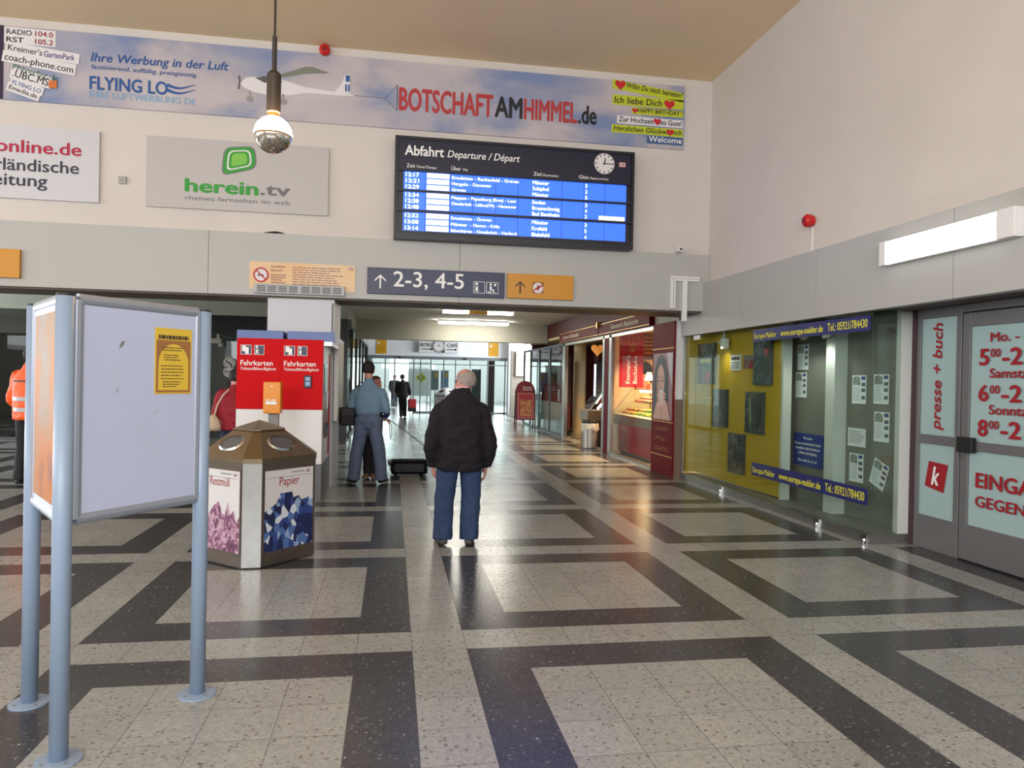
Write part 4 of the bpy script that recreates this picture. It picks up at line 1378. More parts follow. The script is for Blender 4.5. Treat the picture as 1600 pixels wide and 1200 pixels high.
# ================================================================== BAKERY
# shop front frame
_m = MB().box(4.70, 15.25, 0, 4.78, 15.42, 2.62).box(4.70, 15.78, 0, 4.80, 15.92, 2.62).box(4.70, 19.58, 0, 4.80, 19.8, 2.62).box(4.70, 12.62, 2.56, 4.80, 19.8, 2.64).box(4.70, 12.62, 0, 4.80, 15.3, .05).box(4.72, 12.62, 0, 4.80, 12.70, 2.6)
w3 = struct('window_3', _m, STEEL)
obj('jamb_panel', MB().box(4.71, 15.42, 0, 4.79, 15.78, 2.60), BURG, w3, label='glossy burgundy jamb')
obj('pane', MB().box(4.745, 12.7, .05, 4.752, 15.25, 2.56), GLASSL, w3)
# grey partition further on
_m = MB()
for _y in (19.9, 21.6, 23.2, 24.7, 26.0):
    _m.box(4.71, _y - .035, 0, 4.77, _y + .035, 2.62)
_m.box(4.71, 19.8, 0, 4.77, 26, .06).box(4.71, 19.8, 2.58, 4.77, 26, 2.64)
w4 = struct('window_4', _m, mat('slate_frame', (84, 90, 96), .4, .3))
obj('pane', MB().box(4.735, 19.8, .06, 4.745, 26, 2.58), GLASSG, w4)
obj('lower_panel', MB().box(4.75, 19.85, .06, 4.77, 26, .95), mat('frosted_grey_blue', (150, 160, 164), .3), w4)
obj('handle', MB().box(4.66, 20.1, 1.0, 4.70, 20.16, 1.35), STEEL, w4)

bp = thing('burgundy_pillar_panel', 'burgundy panel with photograph of a dark-haired woman drinking, at the bakery corner', 'panel', (4.70, 12.62, 0), -PI / 2)
obj('panel', MB().box(0, -.03, .0, 1.02, 0, 2.64), BURG, bp, .004)
for z in (2.18, .91, .32):
    obj('gold_line', MB().box(.0, -.034, z, 1.02, -.029, z + .018), GOLD, bp)
ph = obj('photo', MB().rect(.06, .95, .98, 2.11, -.033), mat('photo_dusty_rose', (150, 108, 112), .4), bp)
obj('photo_light', MB().flat([(.70, 2.11), (.98, 2.11), (.98, 1.5), (.84, 1.75)], -.0345), mat('photo_pale_grey', (190, 186, 190), .4), ph)


def ell(cx, cz, rx, rz, n=28, a0=0, a1=2 * PI):
    return [(cx + rx * math.cos(a0 + (a1 - a0) * i / n), cz + rz * math.sin(a0 + (a1 - a0) * i / n)) for i in range(n)]


HAIRP = mat('photo_dark_hair', (44, 36, 40), .4)
SKINP = mat('photo_skin', (206, 160, 140), .4)
obj('photo_hair', MB().flat([(.10, .95), (.08, 1.4), (.14, 1.82), (.30, 2.05), (.48, 2.09), (.66, 1.98), (.78, 1.7), (.80, 1.3), (.72, .95)], -.036), HAIRP, ph)
obj('photo_face', MB().flat(ell(.44, 1.60, .19, .31), -.0375), SKINP, ph)
obj('photo_neck', MB().flat([(.30, .95), (.34, 1.4), (.55, 1.4), (.66, .95)], -.037), mat('photo_skin_shadow', (176, 126, 108), .4), ph)
obj('photo_eyes', MB().flat(ell(.36, 1.63, .045, .016), -.039).flat(ell(.54, 1.63, .045, .016), -.039).flat([(.29, 1.675), (.35, 1.70), (.42, 1.69), (.42, 1.683), (.35, 1.688)], -.0391).flat([(.48, 1.69), (.55, 1.70), (.61, 1.675), (.55, 1.688), (.48, 1.683)], -.0391), HAIRP, ph)
obj('photo_cup', MB().flat([(.40, 1.47), (.58, 1.47), (.60, 1.30), (.54, 1.18), (.44, 1.18), (.38, 1.30)], -.0395), PWHITE, ph)
hd = MB()
hd.flat([(.50, 1.16), (.62, 1.30), (.76, 1.26), (.92, .95), (.52, .95)], -.0400).flat([(.48, 1.14), (.36, 1.28), (.24, 1.22), (.12, .95), (.48, .95)], -.0402)
fg = MB()
for i in range(4):
    fg.flat(ell(.60 - i * .008, 1.40 - i * .058, .105, .026), -.0405 - .0003 * i)
    fg.flat(ell(.37 + i * .008, 1.37 - i * .058, .095, .026), -.0418 - .0003 * i)
obj('photo_fingers', fg, mat('photo_skin_light', (222, 178, 156), .4), ph)
obj('photo_shade', MB().flat([(.25, 1.60), (.27, 1.42), (.36, 1.31), (.36, 1.55), (.31, 1.75), (.28, 1.78)], -.0379).flat([(.425, 1.60), (.445, 1.52), (.475, 1.52), (.455, 1.66)], -.0381), mat('photo_skin_shadow', (176, 126, 108), .4), ph)
obj('photo_lips', MB().flat(ell(.45, 1.49, .055, .014), -.0383), mat('photo_lip', (160, 80, 80), .4), ph)
obj('photo_hands', hd, SKINP, ph)
for i, (z, w_) in enumerate(((.74, .62), (.57, .5), (.40, .66))):
    sm = MB()
    rr = random.Random(40 + i)
    pts = []
    x = .2
    while x < .2 + w_:
        pts.append((x, z + rr.uniform(.0, .085)))
        x += .022
    for (a, b), (c, d) in zip(pts, pts[1:]):
        sm.flat([(a, b), (c, d), (c, d + .012), (a, b + .012)], -.0325)
    obj('gold_script', sm, GOLD, bp)

for k, (yf, L_, tx, tw, lab) in enumerate(((16.0, 3.3, .95, 1.75, 'nearer burgundy fascia sign over the bakery display window'), (19.95, 3.9, .45, 1.7, 'farther burgundy fascia sign over the bakery doorway'))):
    t = thing('bakery_fascia_sign', lab, 'sign', (4.70, yf, 2.64), -PI / 2, 'burgundy signs over the bakery front')
    obj('sign_box', MB().box(0, -.08, 0, L_, 0.04, .26), BURG, t, .006)
    obj('gold_line', MB().box(0, -.084, .235, L_, -.079, .25).box(0, -.084, .01, L_, -.079, .022), GOLD, t)
    text(t, "Essmann's Backstube", tx, .085, .10, tw, mat('sign_cream', (226, 206, 176), .5), -.083, .02)
t = thing('door_spotlight', 'small brass spotlight clip over the bakery fascia signs', 'lamp', (4.70, 15.98, 2.91), -PI / 2)
obj('bracket', MB().box(-.02, -.10, 0, .02, .03, .03), GOLD, t)
obj('lamp_head', MB().box(-.05, -.14, -.10, .05, -.10, .03), GOLD, t)

# hanging red banner
t = thing('red_hanging_banner', 'red hanging banner with crown drawing and white vertical bakery name', 'banner', (4.80, 15.0, 1.48), math.radians(-8))
obj('cloth', MB().box(0, -.01, 0, .52, 0, 1.20), mat('banner_red', (170, 12, 26), .6, spec=.2), t)
text(t, "Essmann's", .23, .08, .085, .60, TXTW, -.013, .010, 0, PI / 2)
text(t, "Backstube", .385, .08, .085, .60, TXTW, -.013, .010, 0, PI / 2)
cr_ = MB()
for a, b, c, d in ((.24, .86, .21, 1.00), (.28, .86, .29, 1.04), (.32, .86, .44, 1.08), (.22, .82, .34, .83), (.23, .79, .33, .80), (.24, .76, .32, .77), (.21, 1.0, .19, .96), (.29, 1.04, .27, 1.01), (.44, 1.08, .41, 1.07)):
    l = Vector((c - a, d - b))
    n_ = Vector((-l.y, l.x)).normalized() * .006
    cr_.flat([(a + n_.x, b + n_.y), (a - n_.x, b - n_.y), (c - n_.x, d - n_.y), (c + n_.x, d + n_.y)], -.0125)
obj('crown_drawing', cr_, GOLD, t)
obj('hanging_rod', MB().box(-.01, -.015, 1.19, .53, .005, 1.21), STEEL, t)

# display counter
t = thing('bakery_counter', 'bakery display counter with steel ledge and red front below', 'counter', (5.02, 16.4, 0), -PI / 2)
obj('front_panel', MB().box(.62, .06, .06, 3.3, .10, .66), mat('counter_red', (164, 30, 40), .3), t)
obj('end_panel', MB().box(0, .05, 0.0, .62, .10, .66), mat('counter_cream', (222, 206, 186), .5), t)
obj('steel_ledge', MB().box(0, 0, .66, 3.3, .12, .86), mat('ledge_taupe_steel', (138, 120, 100), .35, .6), t, .006)
obj('worktop', MB().box(0, .12, .80, 3.3, .95, .86), LWHITE, t)
obj('plinth', MB().box(0, .1, 0, 3.3, .9, .06), MGREY, t)
obj('glass_front', MB().poly([(0, .10, .86), (3.3, .10, .86), (3.3, .55, 1.42), (0, .55, 1.42)]), GLASS, t)
obj('glass_shelf', MB().box(.2, .45, 1.12, 3.3, .95, 1.13), GLASS, t)
obj('glass_top', MB().box(0, .55, 1.42, 3.3, .95, 1.435), GLASS, t)
obj('glass_edge', MB().tube([(0, .10, .86), (0, .55, 1.42)], .008, 6), STEEL, t)
obj('shelf_post', MB().box(.2, .92, .86, .22, .95, 1.42).box(1.9, .92, .86, 1.92, .95, 1.42).box(3.26, .92, .86, 3.28, .95, 1.42), STEEL, t)
CR = [mat('crust_gold', (208, 150, 60), .5, noise=.25, nscale=30), mat('crust_brown', (170, 98, 40), .5, noise=.25, nscale=30), mat('salad_green', (140, 156, 50), .5, noise=.3, nscale=40), mat('topping_red', (196, 76, 36), .5, noise=.3, nscale=40)]
rr = random.Random(12)


def roll(name, label, x, y, z, rx, ry, rz, m, grp):
    b = MB().ball((0, 0, rz * .9), rx, ry, rz, 14, 8)
    o = obj(name, b, m, None, smooth=True, loc=(x, y, z), rz=rr.uniform(0, PI), label=label, cat='pastry', group=grp)
    return o


protos = {}


def place_roll(kind, x, y, z):
    lab, grp, dims, ms = {'roll': ('golden bread roll heaped in the lit bakery display', 'bread rolls on the counter floor', (.085, .065, .042), CR[0:2]),
                          'sandwich': ('garnished green roll heaped beside golden rolls in the display', 'filled rolls on the counter floor', (.095, .06, .045), CR[2:3]),
                          'pastry': ('reddish brown pastry on the upper glass shelf of the display', 'pastries on the glass shelf', (.085, .07, .04), [CR[3], CR[1]])}[kind]
    key = (kind, rr.randrange(len(ms)))
    if key not in protos:
        protos[key] = roll({'roll': 'bread_roll', 'sandwich': 'filled_roll', 'pastry': 'pastry'}[kind], lab, x, y, z, *dims, ms[key[1]], grp)
    else:
        o = protos[key].copy()
        COL.objects.link(o)
        o.location = (x, y, z)
        o.rotation_euler = (0, 0, rr.uniform(0, PI))


for i in range(11):
    for j in range(2):
        y = 16.15 - i * .24
        place_roll('sandwich' if (3 < i < 8 and j == 0) else 'roll', 5.33 + j * .19 + rr.uniform(-.01, .01), y + rr.uniform(-.02, .02), .862)
for i in range(9):
    place_roll('sandwich' if i > 4 else 'roll', 5.42 + rr.uniform(-.02, .02), 16.02 - i * .24, .935)
for i in range(9):
    for j in range(2):
        place_roll('pastry', 5.56 + j * .17, 15.95 - i * .25, 1.132)
for i in range(7):
    place_roll('pastry', 5.64, 15.85 - i * .25, 1.205)
ct_ = t
obj('display_fill_strip', MB().box(.65, .50, 1.40, 3.25, .53, 1.418), WARMLT, t, label='added warm strip brightening the display under the counter glass top')  # strip and its area light are added to brighten the counter display
d = bpy.data.lights.new('display_fill_glow', 'AREA')
d.shape = 'RECTANGLE'
d.size, d.size_y = 2.6, .12
d.energy = 38
d.color = (1.0, .74, .40)
o = bpy.data.objects.new('display_fill_glow', d)
o.location = (1.95, .56, 1.39)
COL.objects.link(o)
o.parent = t
t = thing('price_card', 'speckled red menu card standing on the counter glass by the hanging banner', 'card', (5.60, 16.15, 1.436), -.5)
obj('card', MB().box(0, -.01, 0, .28, 0, .34), ramp_mat('menu_card_print', 'noise', 16, [(.4, (190, 70, 60)), (.55, (226, 170, 140)), (.65, (150, 60, 50))], .5), t)
obj('card_foot', MB().box(.05, -.01, -.001, .23, .08, .01), LWHITE, t)
t = thing('table_lamp', 'small lit table lamp on the bakery counter', 'lamp', (5.68, 15.55, 1.436))
obj('base', MB().lathe([(.06, 0), (.06, .02), (.045, .03), (.05, .10), (.03, .16), (.01, .17), (.01, .22)], n=18), mat('lamp_orange', (200, 90, 30), .4), t)
obj('lamp_shade', MB().lathe([(.10, .20), (.05, .38)], n=22, caps=False), WARMLT, t)
t = thing('cash_card', 'small white card box beside the lit table lamp on the counter', 'box', (5.70, 15.25, 1.436))
obj('box', MB().box(-.07, -.08, 0, .07, .08, .13), LWHITE, t, .004)
obj('lid', MB().box(-.075, -.085, .13, .075, .085, .145), PWHITE, t)
# dark framed mirror with lights behind the counter, pictures
t = thing('mirror', 'dark arched mirror with candle lights behind the bakery counter', 'mirror', (5.72, 16.53, 1.50), 0)
obj('frame', MB().slab([(-.05, -.05)] + [(.9 * .5 + .55 * math.cos(PI - PI * i / 16), .95 + .5 * math.sin(PI * i / 16)) for i in range(17)] + [(.95, -.05)], -.03, .02), GOLD, t)
obj('mirror_glass', MB().slab([(0, 0)] + [(.45 + .48 * math.cos(PI - PI * i / 16), .95 + .43 * math.sin(PI * i / 16)) for i in range(17)] + [(.9, 0)], -.04, -.03), mat('dark_mirror', (24, 18, 16), .1), t)
t.scale = (.42, .42, .42)
for x in (-.1, 1.0):
    obj('candle_light', MB().ball((x, -.06, .9), .035, .035, .06, 10, 8), WARMLT, t, smooth=True)
struct('wall_counter_end', MB().box(5.12, 16.56, 0, 7.3, 16.62, 2.8), mat('cream_partition', (214, 196, 166), .6))
struct('wall_counter_back', MB().box(7.3, 11.65, 0, 7.4, 16.62, 2.8), mat('ochre_red_wall', (196, 120, 80), .6, noise=.1, nscale=4))
t = thing('menu_board', 'brown menu board high behind the red hanging banner', 'sign', (5.55, 16.555, 2.14), 0)
obj('board', MB().box(0, -.02, 0, 1.3, 0, .62), mat('menu_brown', (110, 62, 44), .5), t)
text_lines(t, .1, .50, 1.1, 5, .09, .03, mat('menu_cream', (200, 150, 110), .5), -.023, seed=31)

# second counter in the doorway, dark cabinet, heart lamp
t = thing('bakery_side_counter', 'slanted glass cake counter with white light tubes inside the bakery doorway', 'counter', (4.84, 17.6, 0), math.radians(0))
obj('steel_ledge', MB().box(0, 0, .62, 1.4, .8, .86), mat('ledge_taupe_steel', (138, 120, 100), .35, .6), t, .006)
obj('front_panel', MB().box(.05, .05, 0, 1.4, .75, .62), mat('cabinet_dark', (66, 44, 40), .5), t)
obj('glass_front', MB().poly([(.06, .02, .86), (.42, .02, 1.40), (.42, .78, 1.40), (.06, .78, .86)]), GLASS, t)
obj('glass_frame', MB().tube([(.06, .02, .86), (.42, .02, 1.40)], .02, 8).tube([(.42, .02, 1.40), (1.4, .02, 1.40)], .015, 8), STEEL, t)
obj('light_tube', MB().tube([(.22, .06, 1.04), (.36, .06, 1.26)], .028, 10).tube([(.27, .06, .90), (.38, .06, 1.02)], .028, 10), mat('counter_tube_glow', (255, 250, 240), .4, emit=(255, 246, 230), strength=6), t)
t = thing('wall_light_strip', 'narrow vertical light strip on the dark wall inside the bakery doorway', 'lamp', (5.95, 21.0, 1.0))
obj('tube', MB().box(0, -.03, .15, .05, 0, 1.1), mat('cool_strip_glow', (230, 240, 250), .4, emit=(225, 238, 250), strength=2.5), t)
obj('backing', MB().box(.05, -.03, .1, .3, 0.02, 1.15), mat('blue_grey_board', (74, 84, 104), .5), t)
t = thing('dark_cabinet', 'tall dark red cabinet inside the bakery, left of the cream column', 'cabinet', (4.92, 20.9, 0))
obj('body', MB().box(0, 0, .12, .3, .5, 2.3), mat('cabinet_red', (96, 40, 34), .5), t, .006)
obj('door', MB().box(.02, -.02, .9, .28, 0, 2.26), mat('cabinet_dark', (66, 44, 40), .5), t)
obj('plinth', MB().box(.02, .02, 0, .28, .48, .12), BLACK, t)
t = thing('rear_cabinet', 'wide dark red cabinet with low chestnut cupboard behind the bakery doorway', 'cabinet', (6.1, 21.1, 0))
obj('body', MB().box(0, 0, 0, 1.9, .5, 2.5), mat('cabinet_wine', (84, 26, 28), .5), t)
obj('cupboard', MB().box(.0, -.15, 0, 1.9, 0, 1.1), mat('cabinet_chestnut', (124, 66, 48), .5), t)
t = thing('heart_lamp', 'heart-shaped amber lamp hanging in the bakery doorway', 'lamp', (5.02, 17.45, 2.8))
hm = MB()
prof = heart(0, -.42, .165)
n0 = 6
for k in range(-n0, n0 + 1):
    s_ = math.sqrt(max(.05, 1 - (k / n0) ** 2))
    hm.v += [(x * s_, .07 * k / n0, -.42 + (z + .42) * s_) for x, z in prof]
P_ = len(prof)
for k in range(2 * n0):
    for i in range(P_):
        j = (i + 1) % P_
        hm.f.append([k * P_ + i, k * P_ + j, (k + 1) * P_ + j, (k + 1) * P_ + i])
hm.f.append(list(range(P_)))
hm.f.append([2 * n0 * P_ + i for i in range(P_ - 1, -1, -1)])
obj('heart_shade', hm, mat('heart_amber', (206, 140, 70), .3, emit=(230, 150, 70), strength=.5), t, smooth=True)
obj('cord', MB().box(-.008, -.008, -.30, .008, .008, 0), BLACK, t)
# ceiling lamps of the bakery
for i, (x, y, p) in enumerate(((5.9, 15.7, 380), (4.92, 13.1, 420), (4.92, 14.0, 420), (5.15, 18.6, 260), (6.4, 19.6, 200), (6.6, 15.2, 300))):
    t = thing('bakery_downlight', 'round warm downlight in the bakery ceiling', 'lamp', (x, y, 2.8), 0, 'bakery downlights')
    obj('ring', MB().lathe([(.09, -.02), (.09, 0)], n=20), STEEL, t)
    obj('lens', MB().lathe([(.07, -.024), (.07, -.02)], n=20), WARMLT, t)
    d = bpy.data.lights.new('bakery_downlight_glow', 'SPOT')
    d.spot_size = math.radians(112)
    d.spot_blend = .5
    d.shadow_soft_size = .07
    d.energy = p
    d.color = (1.0, .64, .28)
    o = bpy.data.objects.new('bakery_downlight_glow', d)
    o.location = (0, 0, -.04)
    COL.objects.link(o)
    o.parent = t

# trash can in the doorway
t = thing('litter_bin', 'silver litter bin with pale liner in the bakery doorway', 'litter bin', (4.66, 16.72, 0))
obj('bucket', MB().lathe([(.155, 0), (.17, .02), (.185, .60)], n=32), mat('silver_bin', (176, 172, 166), .4, .5), t, smooth=False)
lm = MB()
nn = 40
for r_, z_ in ((.190, .60), (.20, .56), (.205, .50), (.20, .44)):
    for i in range(nn):
        a = 2 * PI * i / nn
        w_ = .012 * math.sin(7 * a + 9 * z_) + .006 * math.sin(13 * a)
        lm.v.append(((r_ + w_) * math.cos(a), (r_ + w_) * math.sin(a), z_ + (.03 * math.sin(3 * a + 1) if z_ < .45 else 0)))
for k in range(3):
    for i in range(nn):
        j = (i + 1) % nn
        lm.f.append([k * nn + i, (k + 1) * nn + i, (k + 1) * nn + j, k * nn + j])
obj('bin_liner', lm, mat('bin_liner_white', (214, 208, 196), .4), t, smooth=True)
obj('rim', MB().lathe([(.196, .60), (.20, .64), (.17, .67), (.16, .66), (.15, .60)], n=32), BLACK, t)

# A-board
t = thing('a_board', 'burgundy round-topped pavement sign standing beyond the jacket-wearing man', 'a-board', (4.29, 23.3, 0), math.radians(-4))


def arch(w, h0, h1, n=18):
    return [(-w, h0)] + [(-w * math.cos(PI * i / n), h1 - w + w * math.sin(PI * i / n)) for i in range(n + 1)][0:] + [(w, h0)]


for sgn in (-1, 1):
    tilt = .16 * sgn
    def til(mb):
        out = []
        for x, y, z in mb.v:
            out.append((x, y + sgn * (.30 - .27 * z / 1.56), z))
        mb.v = out
        return mb
    pn_ = obj('board', til(MB().slab(arch(.305, .30, 1.56), -.012, .012)), mat('aboard_burgundy', (112, 18, 26), .35), t)
    obj('leg', til(MB().box(-.325, -.016, 0, -.288, .016, 1.26)), mat('aboard_dark_red', (84, 16, 20), .4), t)
    obj('leg', til(MB().box(.288, -.016, 0, .325, .016, 1.26)), mat('aboard_dark_red', (84, 16, 20), .4), t)
    if sgn < 0:
        obj('poster_frame', til(MB().box(-.25, -.02, .36, -.235, -.012, 1.16).box(.235, -.02, .36, .25, -.012, 1.16).box(-.25, -.02, .36, .25, -.012, .375).box(-.25, -.02, 1.145, .25, -.012, 1.16)), mat('aboard_pale_frame', (206, 150, 140), .5), pn_)
        obj('poster', til(MB().rect(-.235, .375, .235, 1.145, -.016)), mat('poster_red', (150, 30, 38), .5), pn_)
        obj('poster_photos', til(MB().rect(-.17, .42, .0, .95, -.019).rect(.01, .42, .20, .95, -.019)), ramp_mat('food_photos', 'noise', 9, [(.35, (100, 34, 28)), (.47, (150, 70, 44)), (.56, (200, 150, 70)), (.62, (140, 50, 40)), (.75, (190, 140, 110))], .5, 4), pn_)
        for s_, z in (("Essmann's", 1.335), ('Backstube', 1.265)):
            text_o = text(pn_, s_, -.08, z, .045, .30, TXTW, -.016, .01)
            for v in text_o.data.vertices:
                v.co.y += sgn * (.30 - .27 * v.co.z / 1.56)
obj('hinge', MB().box(-.1, -.03, 1.50, .1, .03, 1.52), STEEL, t)

# ================================================================== CORRIDOR LIGHTS AND FAR END
def lamp(label, loc, L_, pieces, power):
    t = thing('ceiling_light', label, 'lamp', loc, 0, 'fluorescent lights on the corridor ceiling')
    obj('housing', MB().box(0, -.12, -.05, L_, .12, 0), LWHITE, t)
    for a, b in pieces:
        obj('tube', MB().box(a, -.11, -.11, b, .11, -.05), TUBE, t, .01)
    return t


l1 = lamp('nearer corridor ceiling light with an amber middle piece', (1.19, 17.7, 3.3), 1.72, ((0, .62), (1.08, 1.72)), 0)
obj('middle_piece', MB().box(.62, -.125, -.12, 1.08, .125, -.05), mat('amber_plastic', (196, 150, 50), .4), l1)
lamp('farther corridor ceiling light in one unbroken tube', (1.30, 21.2, 3.3), 2.05, ((0, 2.05),), 0)


def hang_sign(name, label, x, z, w, h, word, arrow_w):
    t = thing(name, label, 'sign', (x, 33.0, z))
    obj('box', MB().box(0, -.22, 0, w, 0, h), LWHITE, t, .01)
    text(t, word, w * (.06 if word == 'BISTRO' else .16), h * .52, h * .32, w * .74, TXTK, -.225, .02)
    obj('arrow', MB().rect(w * .12, h * .26, w * .72, h * .33, -.223).flat([(w * .7, h * .18), (w * .88, h * .295), (w * .7, h * .41)], -.224), TXTK, t)
    return t


hang_sign('cafe_sign', 'white wall sign reading BISTRO with arrow, left of the round clock', 1.16, 2.74, .72, .50, 'BISTRO', .5)
hang_sign('cafe_sign', 'white wall sign reading CAFÉ with arrow, right of the round clock', 2.30, 2.74, .66, .50, 'CAFÉ', .5)
t = thing('wall_clock', 'round white clock between the bistro and cafe signs', 'clock', (2.03, 33.0, 3.03))
cm_ = MB().lathe([(.27, 0), (.27, .25), (.25, .26)], n=36)
cm_.rot(PI / 2, axis='X')
obj('case', cm_, MGREY, t)
cf = obj('face', MB().disc(.245, -.265, 36), PWHITE, t)
tk = MB()
for i in range(12):
    a = 2 * PI * i / 12
    ca, sa = math.cos(a), math.sin(a)
    tk.flat([(ca * r_ - sa * w_, sa * r_ + ca * w_) for r_, w_ in ((.18, -.012), (.23, -.012), (.23, .012), (.18, .012))], -.268)
obj('hour_mark', tk, TXTK, cf)
hand(cf, 0, 0, PI * 2 * (12.25 / 12 % 1), .13, .014, -.270)
hand(cf, 0, 0, PI * 2 * .25, .20, .010, -.272)
for k, (x, lab) in enumerate(((-.73, 'left amber poster on the far white wall'), (4.34, 'right amber poster on the far white wall'))):
    t = thing('amber_poster', lab, 'poster', (x, 33.0, 2.64), 0, 'amber posters on the far wall')
    obj('sheet', MB().box(0, -.02, 0, .45, 0, .62), mat('poster_amber', (212, 156, 22), .5), t)
    obj('emblem', MB().disc(.06, -.023, 16, (.10, .47)), PWHITE, t)
    text_lines(t, .1, .36, .25, 4, .06, .012, mat('print_amber_dark', (180, 116, 20), .6), -.023, seed=60 + k)
t = thing('meter_cabinet', 'white square cabinet hanging high on the beige far right wall', 'cabinet', (5.5, 32.44, 1.75))
obj('body', MB().box(0, -.12, 0, .62, 0, 1.1), mat('cabinet_ivory', (214, 206, 184), .5), t, .006)
obj('door', MB().box(.02, -.13, .02, .60, -.12, 1.08), mat('cabinet_ivory2', (220, 212, 190), .5), t)
# things seen through the far doors
t = thing('street_placard', 'white placard with yellow diamond emblem seen through the far glass doors', 'sign', (.78, 36.0, .7))
obj('board', MB().box(0, 0, 0, 1.05, .05, 1.65), LWHITE, t)
text(t, 'KLOSTER', .08, 1.28, .14, .9, mat('print_sea_green', (80, 130, 140), .5), -.004, .01)
dm = obj('diamond', MB().flat([(.62, .62), (.90, .90), (.62, 1.18), (.34, .90)], -.004), mat('print_lemon', (206, 200, 40), .5), t)
obj('diamond_field', MB().flat([(.62, .70), (.82, .90), (.62, 1.10), (.42, .90)], -.006), mat('print_olive', (120, 130, 40), .5), dm)
obj('diamond_mark', MB().flat([(.55, .82), (.60, .82), (.60, .89), (.69, .80), (.74, .84), (.64, .91), (.72, 1.0), (.66, 1.02), (.60, .95), (.60, 1.02), (.55, 1.02)], -.008), mat('print_lemon', (206, 200, 40), .5), dm)
obj('leg', MB().box(.1, .01, -.7, .15, .05, 0), MGREY, t)
obj('leg', MB().box(.9, .01, -.7, .95, .05, 0), MGREY, t)
for k, (x, lab, c) in enumerate(((1.75, 'left grey notice frame with amber slip behind the far doors', (104, 112, 116)), (2.20, 'right blue-grey notice frame with amber slip behind the far doors', (96, 116, 156)))):
    t = thing('information_board', lab, 'notice board', (x, 33.6, 1.02), 0, 'notice frames behind the far doors')
    obj('frame', MB().box(0, 0, 0, .38, .04, .95), PWHITE, t)
    obj('field', MB().rect(.03, .04, .35, .91, -.004), mat('notice_field_%d' % k, c, .5), t)
    obj('slip', MB().rect(.20, .60, .32, .84, -.008), AMBER, t)
    obj('leg', MB().box(.16, .0, -1.02, .22, .04, 0), STEEL, t)
t = thing('dark_display', 'tall dark display stand behind the right far door leaf', 'display', (3.75, 34.5, 0))
obj('foot', MB().box(-.1, 0, 0, .55, .5, .08), DGREY, t)
obj('panel', MB().box(0, .1, .08, .45, .3, 2.05), mat('display_slate', (52, 58, 62), .5), t)
t = thing('dark_column', 'dark square column outside the right far door leaf', 'column', (4.5, 34.2, 0))
obj('shaft', MB().box(0, 0, 0, .3, .3, 2.9), mat('display_slate', (52, 58, 62), .5), t)
obj('collar', MB().box(-.05, -.05, 2.6, .35, .35, 2.9), DGREY, t)
struct('canopy_outside', MB().box(-6, 33.3, 2.9, 10, 35.2, 3.1).box(-1.2, 35.0, 0, -1.0, 35.2, 2.9).box(5.6, 35.0, 0, 5.9, 35.2, 2.9), mat('canopy_grey', (150, 152, 152), .6))


# ================================================================== PEOPLE
SKIN = mat('skin_light', (206, 150, 128), .5)
SKINR = mat('skin_ruddy', (182, 126, 110), .6)


def remesh(o, voxel, smooth=6):
    m = o.modifiers.new('remesh', 'REMESH')
    m.mode = 'VOXEL'
    m.voxel_size = voxel
    s = o.modifiers.new('smooth', 'SMOOTH')
    s.factor = .5
    s.iterations = smooth
    dg = bpy.context.evaluated_depsgraph_get()
    dg.update()
    me = bpy.data.meshes.new_from_object(o.evaluated_get(dg))
    old = o.data
    name = old.name
    mats = list(old.materials)
    o.modifiers.clear()
    o.data = me
    bpy.data.meshes.remove(old)
    me.name = name
    me.materials.clear()
    for mm in mats:
        me.materials.append(mm)
    me.polygons.foreach_set('use_smooth', [True] * len(me.polygons))
    return o


def folds(o, amp, scale=(7, 7, 4.5), seam=None):
    """cloth folds: the surface pushed in and out along its normals"""
    me = o.data
    nor = [v.normal.copy() for v in me.vertices]
    for v, n in zip(me.vertices, nor):
        c = v.co
        q = Vector((c.x * scale[0], c.y * scale[1], c.z * scale[2] * 1.9 + 1.4 * abs(c.x)))
        f = 1 - abs(mnoise.noise(q)) * 2.2
        f += .5 * (1 - abs(mnoise.noise(q * 2.3 + Vector((3, 7, 1)))) * 2.2)
        d = amp * (f - .75)
        if seam and abs(c.z - seam) < .012:
            d -= .006
        v.co = c + n * d
    me.update()


def V(*a):
    return Vector(a)


